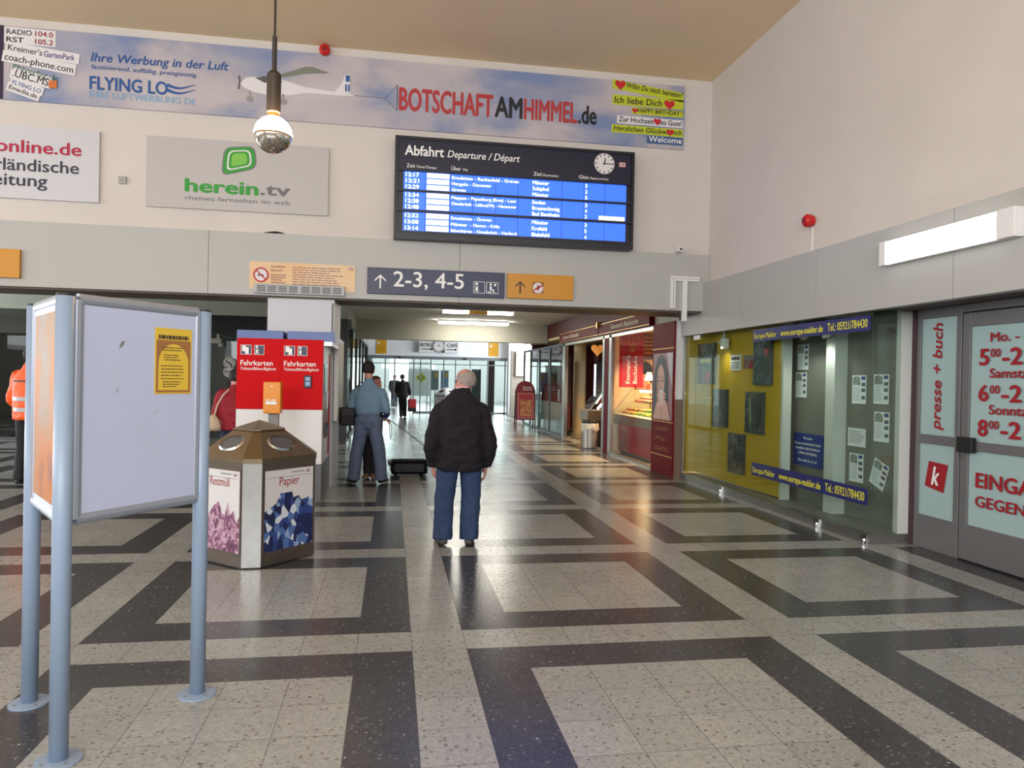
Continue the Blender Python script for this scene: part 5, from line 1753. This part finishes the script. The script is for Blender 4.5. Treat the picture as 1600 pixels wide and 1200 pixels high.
def hand_mb(mb, wrist, d, n, curl=.35, side=1, s=1.0, thumb_in=.35):
    """palm, four fingers and thumb; d points along the hand, n out of the palm, side +1 puts the thumb at +w"""
    d = d.normalized()
    n = (n - d * n.dot(d)).normalized()
    w = d.cross(n) * side
    rings = [(wrist - d * .03 * s, .026, .021), (wrist + d * .015 * s, .029, .018), (wrist + d * .05 * s, .039, .016), (wrist + d * .085 * s, .041, .014), (wrist + d * .098 * s, .037, .011)]
    mb.loft([(*p, a * s, b * s) for p, a, b in rings], n=12, side=tuple(w))
    for k, (o, ln, r) in enumerate(((.030, .070, .0088), (.010, .080, .0092), (-.011, .074, .0088), (-.031, .058, .0078))):
        p = wrist + d * (.092 if k in (1, 2) else .085) * s + w * o * s
        dd = d.copy() + w * o * 1.2
        dd.normalize()
        pts = [p - dd * .02 * s, p]
        for q, fr in enumerate((.45, .32, .23)):
            a = curl * (1.0 + .25 * k) * (1 if q else .7)
            ax = dd.cross(n)
            dd = (Matrix.Rotation(a, 3, ax) @ dd) if ax.length > 1e-3 else dd
            dd.normalize()
            n2 = n
            p = p + dd * ln * fr * s
            pts.append(p)
        rad = (r, r, r * .98, r * .92, r * .74)
        mb.loft([(*q, rr_ * s, rr_ * s) for q, rr_ in zip(pts, rad)], n=8, side=tuple(w))
    p = wrist + d * .025 * s + w * .026 * s
    td = (d * .62 + w * .72 + n * thumb_in).normalized()
    p1 = p + td * .034 * s
    td2 = (d * .85 + w * .25 + n * (thumb_in + .25)).normalized()
    p2 = p1 + td2 * .03 * s
    p3 = p2 + td2 * .024 * s
    mb.loft([(*(p - td * .015 * s), .012 * s, .012 * s), (*p, .013 * s, .012 * s), (*p1, .0115 * s, .011 * s), (*p2, .0105 * s, .0095 * s), (*p3, .0075 * s, .007 * s)], n=8, side=tuple(n))


def limb(mb, pts, rad, n=14, side=(1, 0, 0), sub=4):
    """smooth tapering limb through joints"""
    P = [Vector(p) for p in pts]
    out = []
    for i in range(len(P) - 1):
        for k in range(sub):
            t = k / sub
            a = P[max(i - 1, 0)]
            b, c = P[i], P[i + 1]
            d = P[min(i + 2, len(P) - 1)]
            q = .5 * ((2 * b) + (c - a) * t + (2 * a - 5 * b + 4 * c - d) * t * t + (3 * b - a - 3 * c + d) * t ** 3)
            r0, r1 = rad[i], rad[i + 1]
            r = [u + (v - u) * t for u, v in zip(r0, r1)]
            out.append((*q, *r))
    out.append((*P[-1], *rad[-1]))
    mb.loft(out, n=n, side=side)


def make_person(name, label, loc, rz, p):
    """p: dictionary of joints in metres, the figure facing +y"""
    root = thing('person', label, 'person', loc, rz, None)
    H = p['height']
    vx = p.get('voxel', .012)
    fv = p.get('fine', .0075)
    sk = p['skin']
    hc = Vector(p['head'])                      # centre of the skull
    nk = Vector(p['neck'])                      # base of the neck
    sh, el, wr = p['shoulder'], p['elbow'], p['wrist']   # (left, right)
    hip, kn, an = p['hip'], p['knee'], p['ankle']
    ws = p.get('bulk', 1.0)
    b = MB()
    # head
    yaw, pitch = p.get('head_yaw', 0), p.get('head_pitch', 0)
    R = Matrix.Rotation(yaw, 3, 'Z') @ Matrix.Rotation(pitch, 3, 'X')

    def hp(x, y, z):
        return hc + R @ Vector((x, y, z))
    s = H / 1.75 * p.get('head_scale', 1.0)

    def ball(c, rx, ry, rz_, n=20, m=14):
        k = len(b.v)
        b.ball((0, 0, 0), rx * s, ry * s, rz_ * s, n, m)
        for i in range(k, len(b.v)):
            b.v[i] = tuple(hc + R @ (Vector(c) * s + Vector(b.v[i])))
    ball((0, -.008, .022), .077, .096, .092)
    ball((0, .028, -.045), .060, .066, .074)
    ball((0, .062, -.088), .030, .028, .026, 12, 8)      # chin
    ball((0, .098, -.022), .014, .020, .026, 12, 8)      # nose
    ball((0, .082, .012), .050, .016, .016, 12, 8)       # brow
    for sx in (-1, 1):
        ball((sx * .080, -.004, -.018), .010, .022, .034, 12, 8)   # ear
        ball((sx * .042, .062, -.040), .022, .024, .028, 12, 8)    # cheek
    ball((0, .088, -.062), .026, .012, .012, 12, 8)       # mouth
    # neck and trunk
    b.loft([(*(nk + V(0, -.005, -.05)), .075 * s * ws, .062 * s * ws), (*nk, .060 * s * ws, .060 * s * ws), (*(nk * .45 + hc * .55 + V(0, -.012, -.02)), .056 * s * ws, .060 * s * ws), (*(hc + R @ V(0, -.01, -.02)), .055 * s, .062 * s)], n=16)
    hm = (Vector(hip[0]) + Vector(hip[1])) / 2
    shm = (Vector(sh[0]) + Vector(sh[1])) / 2
    shw = (Vector(sh[1]) - Vector(sh[0])).length / 2
    tr = p['trunk'] if 'trunk' in p else [(0.0, .105, .085), (.25, .145, .10), (.5, .135, .095), (.78, .155, .105), (.95, .13, .085), (1.03, .07, .06)]
    b.loft([(*(hm.lerp(shm, t) + V(0, 0, -.04)), rx * ws, ry * ws) for t, rx, ry in tr], n=20)
    for i in (0, 1):
        limb(b, (shm.lerp(Vector(sh[i]), .55) + V(0, 0, .0), sh[i], el[i], wr[i]), ((.055, .055), (.052, .052), (.038, .038), (.026, .022)), 12)
        limb(b, (hip[i], kn[i], an[i]), ((.078, .08), (.052, .054), (.036, .038)), 12)
        a_ = Vector(an[i])
        td = Vector(p['toe'][i])
        b.loft([(*(a_ + V(0, 0, -.02)), .036, .036), (*(a_ + td * .35 + V(0, 0, -.045)), .036, .026), (*(a_ + td * .95 + V(0, 0, -.06)), .03, .015)], n=10)
    for i in (0, 1):
        hd_ = p['hand'][i]
        if hd_:
            hand_mb(b, Vector(wr[i]), Vector(hd_[0]), Vector(hd_[1]), hd_[2], hd_[3], s)
    body = obj('body', b, sk, root)
    remesh(body, fv, 3)
    # eyes
    ey = MB()
    for sx in (-1, 1):
        c = hp(sx * .031 * s, .078 * s, -.004 * s)
        ey.ball(tuple(c), .011 * s, .011 * s, .009 * s, 10, 6)
    obj('eyes', ey, mat('eye_dark', (40, 34, 32), .3), root, smooth=True)
    # hair
    if p.get('hair'):
        hm_ = p['hair']
        g = MB()
        n, m = 40, 24
        ok = {}
        for j in range(1, m):
            for i in range(n):
                th = PI * j / m
                ph = 2 * PI * i / n
                x, y, z = math.sin(th) * math.cos(ph), math.sin(th) * math.sin(ph), math.cos(th)
                jit = 1 + .025 * math.sin(9 * ph + 5 * th) + .02 * math.sin(17 * ph - 7 * th)
                q = hm_['size']
                ok[(i, j)] = len(g.v)
                off = Vector(hm_.get('off', (0, -.012, .016))) * s
                g.v.append(tuple(hc + R @ (off + Vector((x * q[0] * jit * s, y * q[1] * jit * s, z * q[2] * jit * s)))))
        for j in range(1, m - 1):
            for i in range(n):
                th, ph = PI * (j + .5) / m, 2 * PI * (i + .5) / n
                x, y, z = math.sin(th) * math.cos(ph), math.sin(th) * math.sin(ph), math.cos(th)
                if hm_['keep'](x, y, z):
                    i2 = (i + 1) % n
                    g.f.append([ok[(i, j)], ok[(i, j + 1)], ok[(i2, j + 1)], ok[(i2, j)]])
        if hm_['keep'](0, 0, 1):
            g.f.append([ok[(i, 1)] for i in range(n)])
        ho = obj('hair', g, hm_['mat'], root, smooth=True)
        so = ho.modifiers.new('thickness', 'SOLIDIFY')
        so.thickness = .012
        so.offset = -1
    # trousers
    t = MB()
    tw = p.get('leg_bulk', 1.0)
    for i in (0, 1):
        h_, k_, a_ = Vector(hip[i]), Vector(kn[i]), Vector(an[i])
        low = a_ + V(0, -.005, -.035)
        limb(t, (h_ + V(0, 0, .06), h_ + V(0, 0, -.12), k_, a_.lerp(k_, .45), low), [(x * tw, y * tw) for x, y in ((.096, .105), (.093, .098), (.086, .090), (.083, .088), (.083, .090))], 18)
    wz = p['waist']
    t.loft([(hm.x, hm.y - .012, hm.z - .10, .10 * tw, .10 * tw), (hm.x, hm.y - .012, hm.z, .165 * tw, .125 * tw), (hm.x, hm.y, wz - .03, .158 * tw * ws, .115 * tw * ws), (hm.x, hm.y, wz, .152 * tw * ws, .110 * tw * ws)], n=24, power=2.3)
    to = obj('trousers', t, p['trouser_mat'], root)
    remesh(to, vx, 4)
    folds(to, p.get('fold', .006) * .7, (9, 9, 3))
    # jacket or shirt
    j = MB()
    j.loft([(*Vector(c), rx, ry) for c, rx, ry in p['top']], n=28, power=p.get('power', 2.4))
    for i in (0, 1):
        sl = p['sleeve']
        S, E, W = Vector(sh[i]), Vector(el[i]), Vector(wr[i])
        limb(j, (shm.lerp(S, .5) + V(0, 0, .0), S + V(0, 0, -.012), S.lerp(E, .5), E, E.lerp(W, .55), W + (W - E).normalized() * p.get('cuff', .0)), sl, 16)
    if p.get('collar'):
        c_ = p['collar']
        j.loft([(*(nk + V(0, -.008, -.04)), c_[0] * 1.15, c_[1] * 1.15), (*(nk + V(0, -.006, .005)), c_[0], c_[1]), (*(nk + V(0, .0, c_[2])), c_[0] * .97, c_[1] * .97)], n=20)
    jo = obj(p['top_name'], j, p['top_mat'], root)
    remesh(jo, vx, 3)
    folds(jo, p.get('fold', .006), seam=p.get('seam'))
    # shoes
    for i in (0, 1):
        a_ = Vector(an[i])
        td = Vector(p['toe'][i]).normalized()
        f = MB()
        g0 = -loc[2]
        z0 = .0
        base = Vector((a_.x, a_.y, 0))
        lft = p.get('lift', (0, 0))[i]
        pts = [(base - td * .065, .030, .022, .026), (base - td * .045, .038, .036, .040), (base + td * .03, .042, .046, .050), (base + td * .11, .048, .034, .038), (base + td * .17, .044, .024, .028), (base + td * .205, .024, .014, .018)]
        sidev = Vector((td.y, -td.x, 0))
        f.loft([(*(q + V(0, 0, cz + lft)), rx, rz_) for q, rx, rz_, cz in pts], n=16, side=tuple(sidev), power=2.6)
        f.v = [(x, y, max(z, .001 + lft)) for x, y, z in f.v]
        so_ = obj('shoe', f, p['shoe_mat'], root, smooth=True)
    return root


# --- older man in the dark jacket, seen from behind, head turned to the left
JM = mat('charcoal_jacket', (33, 30, 36), .8, spec=.15, bump=.8, bscale=11, noise=.12, nscale=9)
DENIM = mat('dark_denim', (40, 58, 92), .85, noise=.18, nscale=14, bump=.15, bscale=60)
DENIM2 = mat('faded_denim', (92, 106, 132), .85, noise=.16, nscale=12, bump=.15, bscale=60)
GHAIR = mat('grey_hair', (142, 132, 126), .8, noise=.25, nscale=40)
man = make_person('man', 'grey-haired balding man in charcoal jacket and dark jeans, standing with back turned', (.655, 7.0, 0), math.radians(2), dict(
    height=1.70, skin=SKINR, voxel=.011, fine=.0065, bulk=1.08, leg_bulk=1.13, head_scale=1.10, fold=.010, seam=.79,
    head=(.045, .045, 1.570), neck=(.02, .0, 1.465), head_yaw=.62, head_pitch=-.05,
    shoulder=((-.192, -.01, 1.300), (.197, -.01, 1.300)), elbow=((-.275, -.06, .98), (.280, -.05, .98)), wrist=((-.255, .02, .765), (.262, .02, .755)),
    hand=((V(.12, .05, -1), V(1, .2, .1), .55, -1), (V(-.05, .05, -1), V(-1, .2, .0), .35, 1)),
    hip=((-.112, 0, .86), (.112, 0, .86)), knee=((-.135, .015, .46), (.120, .015, .46)), ankle=((-.150, -.01, .085), (.100, -.05, .085)), toe=((-.04, .2, 0), (.05, .2, 0)),
    waist=.97, trouser_mat=DENIM, top_mat=JM, top_name='jacket', shoe_mat=mat('brown_grey_shoe', (84, 78, 68), .6),
    top=[((0, -.005, .725), .225, .155), ((0, -.008, .76), .238, .165), ((0, -.01, .86), .235, .168), ((0, -.012, 1.0), .232, .165), ((0, -.012, 1.13), .238, .162), ((0, -.015, 1.26), .230, .152), ((0, -.012, 1.345), .198, .132), ((0.005, -.01, 1.415), .150, .108), ((.015, -.003, 1.465), .098, .090)],
    sleeve=((.075, .085), (.080, .088), (.080, .086), (.078, .082), (.074, .078), (.058, .060)), cuff=.0, collar=(.083, .083, .035),
    hair=dict(size=(.086, .106, .098), mat=GHAIR, keep=lambda x, y, z: (z < .74 + .12 * math.sin(7 * x + 3) and y < .38 and z > -.66 and not (y > -.05 and z < -.25)) and (y < .1 or z < .30 + .1 * math.sin(11 * x)))))
obj('shirt_collar', MB().lathe([(.078, 1.46), (.074, 1.522), (.062, 1.526)], (.026, .004, 0), 24), mat('pink_shirt', (206, 156, 162), .7), man)
obj('eyeglasses', MB().tube([(-.055, -.0, 1.575), (-.075, .07, 1.576), (-.055, .130, 1.577)], .0025, 6).tube([(-.050, .135, 1.592), (-.028, .150, 1.577), (-.050, .135, 1.560), (-.068, .125, 1.575), (-.050, .135, 1.592)], .0022, 6), BLACK, man, loc=(.022, -.012, 0))
obj('collar_tab', MB().box(-.0, -.094, 1.455, .03, -.086, 1.463), mat('tab_grey', (120, 116, 120), .5), man)
ky = thing('key_bunch', 'small bunch of keys held in the left hand of the charcoal-jacket man', 'keys', (.445, 7.03, .66))
obj('key_ring', MB().tube([(.014 * math.cos(2 * PI * i / 12), 0, .014 * math.sin(2 * PI * i / 12)) for i in range(13)], .0018, 6), STEEL, ky)
obj('key', MB().box(-.006, -.002, -.055, .004, .0, -.012).box(-.012, -.002, -.02, .01, 0, -.008), mat('key_silver', (210, 206, 196), .3, .8), ky)
obj('key', MB().box(.008, -.004, -.04, .034, -.002, -.028).box(.004, -.004, -.03, .014, -.002, -.012), mat('brass', (170, 120, 60), .3, .9), ky)

# --- man in blue shirt with his bag, and the woman partly hidden by him
SHIRT = mat('pale_blue_shirt', (116, 146, 172), .8, bump=.25, bscale=22, noise=.06, nscale=8)
DHAIR = mat('dark_brown_hair', (38, 30, 30), .7, noise=.3, nscale=40)
sh_man = make_person('shirt', 'tall dark-haired man in pale blue shirt and faded jeans, seen from behind', (-.345, 11.1, 0), math.radians(-4), dict(
    height=1.82, skin=SKIN, voxel=.012, fine=.009, bulk=1.0, leg_bulk=1.12,
    head=(-.01, .03, 1.705), neck=(0, 0, 1.535), head_yaw=-.15, head_pitch=.0,
    shoulder=((-.185, 0, 1.375), (.185, 0, 1.375)), elbow=((-.265, .02, 1.08), (.265, .02, 1.10)), wrist=((-.10, .27, 1.06), (.10, .28, 1.12)),
    hand=((V(1, .3, .1), V(0, -1, 0), .35, 1), (V(-1, .3, .1), V(0, -1, 0), .35, -1)),
    hip=((-.10, 0, .93), (.10, 0, .93)), knee=((-.155, .01, .50), (.165, .01, .50)), ankle=((-.20, -.03, .085), (.215, -.02, .085)), toe=((-.12, .2, 0), (.08, .2, 0)),
    waist=1.06, trouser_mat=DENIM2, top_mat=SHIRT, top_name='shirt', shoe_mat=mat('black_shoe', (28, 27, 28), .4),
    top=[((0, 0, 1.03), .17, .12), ((0, 0, 1.06), .185, .135), ((0, 0, 1.12), .200, .14), ((0, -.005, 1.23), .212, .142), ((0, -.012, 1.34), .205, .135), ((0, -.010, 1.42), .165, .11), ((0, -.006, 1.48), .115, .085), ((0, 0, 1.53), .072, .072)],
    sleeve=((.068, .075), (.072, .078), (.070, .074), (.064, .066), (.054, .056), (.042, .042)), cuff=-.02, collar=(.066, .068, .035),
    hair=dict(size=(.090, .112, .108), mat=DHAIR, keep=lambda x, y, z: (z > -.62 and y < .35 and not (y > -.1 and z < -.15)) or z > .45)))
obj('belt', MB().lathe([(.166, 1.015), (.168, 1.05)], (0, 0, 0), 28, caps=False), BLACK, sh_man).scale = (1, .76, 1)
bg = thing('shoulder_bag', 'black shoulder bag at the left hip of the blue-shirted man', 'bag', (-.655, 11.12, .86), .2)
bm = MB().box(-.11, -.10, 0, .10, .10, .27)
obj('bag_body', bm, mat('black_bag_cloth', (26, 25, 28), .7), bg, .03)
obj('flap', MB().box(-.115, -.105, .13, .105, .105, .275), mat('black_bag_flap', (34, 32, 36), .6), bg, .03)
obj('strap', MB().tube([(-.02, .0, .26), (.08, .03, .45), (.16, .06, .60), (.20, .05, .66)], .012, 6), BLACK, bg)

wo = make_person('woman', 'woman in blue top hidden behind the blue-shirted man, one hand reaching out', (-.30, 11.62, 0), math.radians(175), dict(
    height=1.64, skin=SKINR, voxel=.013, fine=.009,
    head=(-.05, .0, 1.50), neck=(0, 0, 1.37), head_yaw=.9, head_pitch=.05,
    shoulder=((-.18, 0, 1.28), (.17, 0, 1.28)), elbow=((-.24, .10, 1.04), (.24, .02, 1.0)), wrist=((-.215, .34, .95), (.18, .2, .95)),
    hand=((V(-.7, .6, -.1), V(.0, .2, -1), .45, 1), (V(-.6, .8, 0), V(0, 0, -1), .3, -1)),
    hip=((-.09, 0, .84), (.09, 0, .84)), knee=((-.05, .01, .45), (.07, .01, .45)), ankle=((-.03, -.02, .08), (.06, -.02, .08)), toe=((-.03, .2, 0), (.03, .2, 0)),
    waist=.93, trouser_mat=mat('black_trousers', (34, 32, 36), .8), top_mat=mat('violet_blue_top', (48, 44, 110), .7), top_name='blouse', shoe_mat=mat('tan_shoe', (140, 112, 92), .6), leg_bulk=.82,
    top=[((0, 0, .86), .17, .13), ((0, 0, 1.0), .165, .125), ((0, 0, 1.15), .175, .125), ((0, 0, 1.26), .17, .11), ((0, 0, 1.33), .12, .085), ((0, 0, 1.37), .065, .06)],
    sleeve=((.066, .07), (.066, .068), (.058, .06), (.052, .052), (.045, .045), (.036, .036)), cuff=-.01,
    hair=dict(size=(.092, .112, .108), mat=mat('chestnut_hair', (84, 54, 42), .7, noise=.3, nscale=40), keep=lambda x, y, z: (z > -.75 and y < .2) or z > .5)))

# --- suitcase and its strap
su = thing('suitcase', 'black soft suitcase lying on the floor between the two men', 'suitcase', (.29, 12.1, 0), math.radians(3))
SB = mat('black_case_cloth', (12, 11, 13), .9, bump=.2, bscale=40, spec=.1)
obj('case_body', MB().box(-.29, -.2, .022, .30, .2, .235), SB, su, .03)
obj('front_pocket', MB().box(-.24, -.225, .06, .24, -.2, .20), mat('black_case_pocket', (32, 31, 34), .6), su, .012)
obj('zip', MB().box(-.292, -.203, .13, .302, .203, .138), DGREY, su)
obj('handle', MB().tube([(-.20, -.16, .235), (-.18, -.16, .262), (.02, -.16, .265), (.05, -.16, .235)], .011, 8), BLACK, su)
obj('corner_guard', MB().box(-.335, -.18, .16, -.27, .18, .225), BLACK, su, .015)
for sx in (-.21, .22):
    for sy in (-.13, .13):
        w_ = MB().lathe([(.024, -.012), (.024, .012)], n=16)
        w_.rot(PI / 2, axis='Y')
        w_.v = [(x + sx, y + sy, z + .0245) for x, y, z in w_.v]
        obj('wheel', w_, BLACK, su)
ld = thing('lead', 'thin dark lead running from the reaching hand down behind the charcoal-jacket man', 'lead', (-.052, 11.20, .96))
obj('cord', MB().tube([(0, 0, 0), (.18, .15, -.13), (.36, .30, -.27), (.56, .45, -.435), (.70, .62, -.62), (.66, .80, -.74)], .007, 8), DGREY, ld)
obj('hand_loop', MB().tube([(0, 0, 0), (.055, .02, -.10), (.06, .02, -.24), (.045, .02, -.31), (.03, .01, -.22), (.025, .01, -.10), (0, 0, -.0)], .006, 6), DGREY, ld)

# --- worker in the orange vest, far left
ORG = mat('hi_vis_orange', (246, 96, 24), .6, bump=.2, bscale=20)
wk = make_person('worker', 'person in orange high-visibility jacket and black trousers at the left edge', (-5.0, 11.1, 0), math.radians(-28), dict(
    height=1.92, skin=SKIN, voxel=.013, fine=.010, bulk=1.05,
    head=(.02, .05, 1.80), neck=(0, 0, 1.635), head_yaw=-.5, head_pitch=.05,
    shoulder=((-.21, 0, 1.52), (.21, 0, 1.52)), elbow=((-.30, -.02, 1.17), (.29, .02, 1.17)), wrist=((-.21, .22, 1.02), (.20, .24, 1.06)),
    hand=((V(.6, .7, -.1), V(.5, -.5, -.2), .4, -1), (V(-.7, .7, 0), V(-.5, -.5, 0), .4, 1)),
    hip=((-.10, 0, .98), (.10, 0, .98)), knee=((-.11, .01, .53), (.10, .01, .53)), ankle=((-.12, -.02, .09), (.10, -.02, .09)), toe=((-.05, .2, 0), (.05, .2, 0)),
    waist=1.10, trouser_mat=mat('black_work_trousers', (30, 32, 32), .8, bump=.2, bscale=30), top_mat=ORG, top_name='jacket', shoe_mat=mat('black_shoe', (28, 27, 28), .4), leg_bulk=1.02,
    top=[((0, 0, .90), .205, .15), ((0, 0, .94), .215, .16), ((0, 0, 1.1), .222, .16), ((0, 0, 1.3), .235, .155), ((0, -.01, 1.46), .235, .14), ((0, -.005, 1.55), .18, .105), ((0, 0, 1.62), .085, .08)],
    sleeve=((.085, .088), (.088, .09), (.078, .08), (.070, .072), (.06, .062), (.05, .05)), cuff=-.02, collar=(.074, .074, .035),
    hair=dict(size=(.090, .110, .106), mat=DHAIR, keep=lambda x, y, z: (z > -.5 and y < .35 and not (y > -.1 and z < -.15)) or z > .45)))
RB = mat('reflective_band', (186, 188, 192), .35)
for z in (1.02, 1.17):
    o = obj('reflective_band', MB().lathe([(.232 if z > 1.1 else .226, z), (.232 if z > 1.1 else .226, z + .055)], n=36, caps=False), RB, wk)
    o.scale = (1.0, .74, 1)
obj('back_print', MB().box(-.10, -.155, 1.432, .10, -.145, 1.455), mat('print_dark_brown', (74, 50, 30), .6), wk)

# --- woman in the red jacket behind the ticket machines
rw = make_person('red', 'person in red jacket with pale shoulder bag, half hidden by the left ticket machine', (-2.22, 10.9, 0), math.radians(10), dict(
    height=1.66, skin=SKIN, voxel=.014, fine=.011,
    head=(0, .02, 1.555), neck=(0, 0, 1.41), head_yaw=.1,
    shoulder=((-.18, 0, 1.31), (.18, 0, 1.31)), elbow=((-.25, -.03, 1.03), (.25, 0, 1.03)), wrist=((-.20, .14, .86), (.2, .14, .88)),
    hand=((V(.2, .5, -.8), V(1, .0, 0), .4, -1), (V(-.2, .5, -.8), V(-1, 0, 0), .4, 1)),
    hip=((-.09, 0, .86), (.09, 0, .86)), knee=((-.10, .01, .46), (.10, .01, .46)), ankle=((-.11, -.02, .08), (.11, -.02, .08)), toe=((-.03, .2, 0), (.03, .2, 0)),
    waist=.95, trouser_mat=mat('navy_jeans', (34, 42, 66), .85), top_mat=mat('crimson_jacket', (150, 16, 36), .7), top_name='jacket', shoe_mat=mat('black_shoe', (28, 27, 28), .4), leg_bulk=.98,
    top=[((0, 0, .80), .20, .15), ((0, 0, .95), .20, .15), ((0, 0, 1.1), .205, .145), ((0, 0, 1.26), .20, .13), ((0, 0, 1.35), .14, .095), ((0, 0, 1.40), .07, .07)],
    sleeve=((.075, .078), (.078, .08), (.068, .07), (.06, .06), (.052, .052), (.042, .042)), cuff=-.02, collar=(.07, .07, .03),
    hair=dict(size=(.092, .112, .108), mat=DHAIR, keep=lambda x, y, z: (z > -.75 and y < .3) or z > .5)))
pb = thing('pale_shoulder_bag', 'pale cloth shoulder bag hanging at the back of the red-jacketed person', 'bag', (-2.47, 10.70, .80))
obj('bag_body', MB().loft([(0, 0, .0, .10, .045), (0, 0, .06, .115, .06), (0, 0, .16, .09, .05), (.02, 0, .22, .03, .03)], n=16), mat('cream_cloth', (196, 178, 152), .8), pb, smooth=True)
obj('strap', MB().tube([(.02, 0, .21), (.06, .0, .36), (.13, .02, .50), (.2, .05, .58)], .013, 6), mat('cream_cloth', (196, 178, 152), .8), pb)

# --- walker at the far end with a red bag, and a figure outside
BLK = mat('black_coat', (30, 28, 34), .75)
fw = make_person('walker', 'dark-clothed person walking away towards the far glass doors', (.42, 29.3, 0), 0, dict(
    height=1.70, skin=SKIN, voxel=.016, fine=.012,
    head=(-.02, .03, 1.60), neck=(0, 0, 1.45), head_yaw=0,
    shoulder=((-.19, 0, 1.36), (.19, 0, 1.36)), elbow=((-.27, .04, 1.08), (.27, -.05, 1.10)), wrist=((-.22, .15, .9), (.31, -.02, .88)),
    hand=((V(0, .3, -1), V(1, 0, 0), .4, -1), (V(.05, .0, -1), V(-1, .0, 0), .9, 1)),
    hip=((-.09, 0, .88), (.09, 0, .88)), knee=((-.06, .10, .48), (.10, .0, .47)), ankle=((-.04, -.05, .09), (.10, .22, .085)), toe=((-.02, .2, 0), (.02, .2, 0)),
    waist=.97, trouser_mat=mat('black_trousers', (34, 32, 36), .8), top_mat=BLK, top_name='coat', shoe_mat=mat('black_shoe', (28, 27, 28), .4), leg_bulk=.95,
    top=[((0, 0, .80), .23, .16), ((0, 0, .95), .235, .165), ((0, 0, 1.15), .225, .155), ((0, 0, 1.3), .215, .14), ((0, 0, 1.39), .15, .10), ((0, 0, 1.44), .075, .075)],
    sleeve=((.08, .085), (.085, .088), (.072, .075), (.064, .066), (.055, .056), (.044, .044)), cuff=-.02, collar=(.07, .07, .03),
    hair=dict(size=(.094, .114, .106), mat=mat('dark_grey_hair', (58, 52, 54), .7, noise=.3, nscale=40), keep=lambda x, y, z: (z > -.65 and y < .35) or z > .5)))
rb = thing('red_bag', 'red and black carrier bag in the right hand of the distant walker', 'bag', (.80, 29.28, .24), .3)
obj('bag_body', MB().box(-.16, -.08, 0.14, .16, .08, .50), mat('bag_red', (176, 24, 40), .5), rb, .03)
obj('bag_bottom', MB().box(-.165, -.085, 0, .165, .085, .16), BLACK, rb, .03)
obj('carry_handle', MB().tube([(-.09, 0, .49), (-.07, 0, .56), (-.02, 0, .585), (.04, 0, .56), (.07, 0, .49)], .012, 6), BLACK, rb)
make_person('outside', 'small distant person outside, beyond the far glass doors', (.12, 38.5, 0), PI, dict(
    height=1.70, skin=SKIN, voxel=.02, fine=.016,
    head=(0, .03, 1.60), neck=(0, 0, 1.45), shoulder=((-.19, 0, 1.36), (.19, 0, 1.36)), elbow=((-.25, 0, 1.08), (.25, 0, 1.08)), wrist=((-.22, .1, .86), (.22, .1, .86)),
    hand=((V(0, .2, -1), V(1, 0, 0), .4, -1), (V(0, .2, -1), V(-1, 0, 0), .4, 1)),
    hip=((-.09, 0, .88), (.09, 0, .88)), knee=((-.10, .05, .47), (.09, .02, .47)), ankle=((-.10, .06, .085), (.10, -.1, .085)), toe=((-.02, .2, 0), (.02, .2, 0)),
    waist=.97, trouser_mat=mat('navy_jeans', (34, 42, 66), .85), top_mat=BLK, top_name='coat', shoe_mat=mat('black_shoe', (28, 27, 28), .4),
    top=[((0, 0, .80), .21, .15), ((0, 0, 1.0), .21, .15), ((0, 0, 1.28), .21, .14), ((0, 0, 1.39), .15, .10), ((0, 0, 1.44), .07, .07)],
    sleeve=((.08, .085), (.08, .082), (.07, .07), (.062, .062), (.052, .052), (.042, .042)), cuff=-.02,
    hair=dict(size=(.090, .110, .104), mat=DHAIR, keep=lambda x, y, z: (z > -.4 and y < .4) or z > .4)))
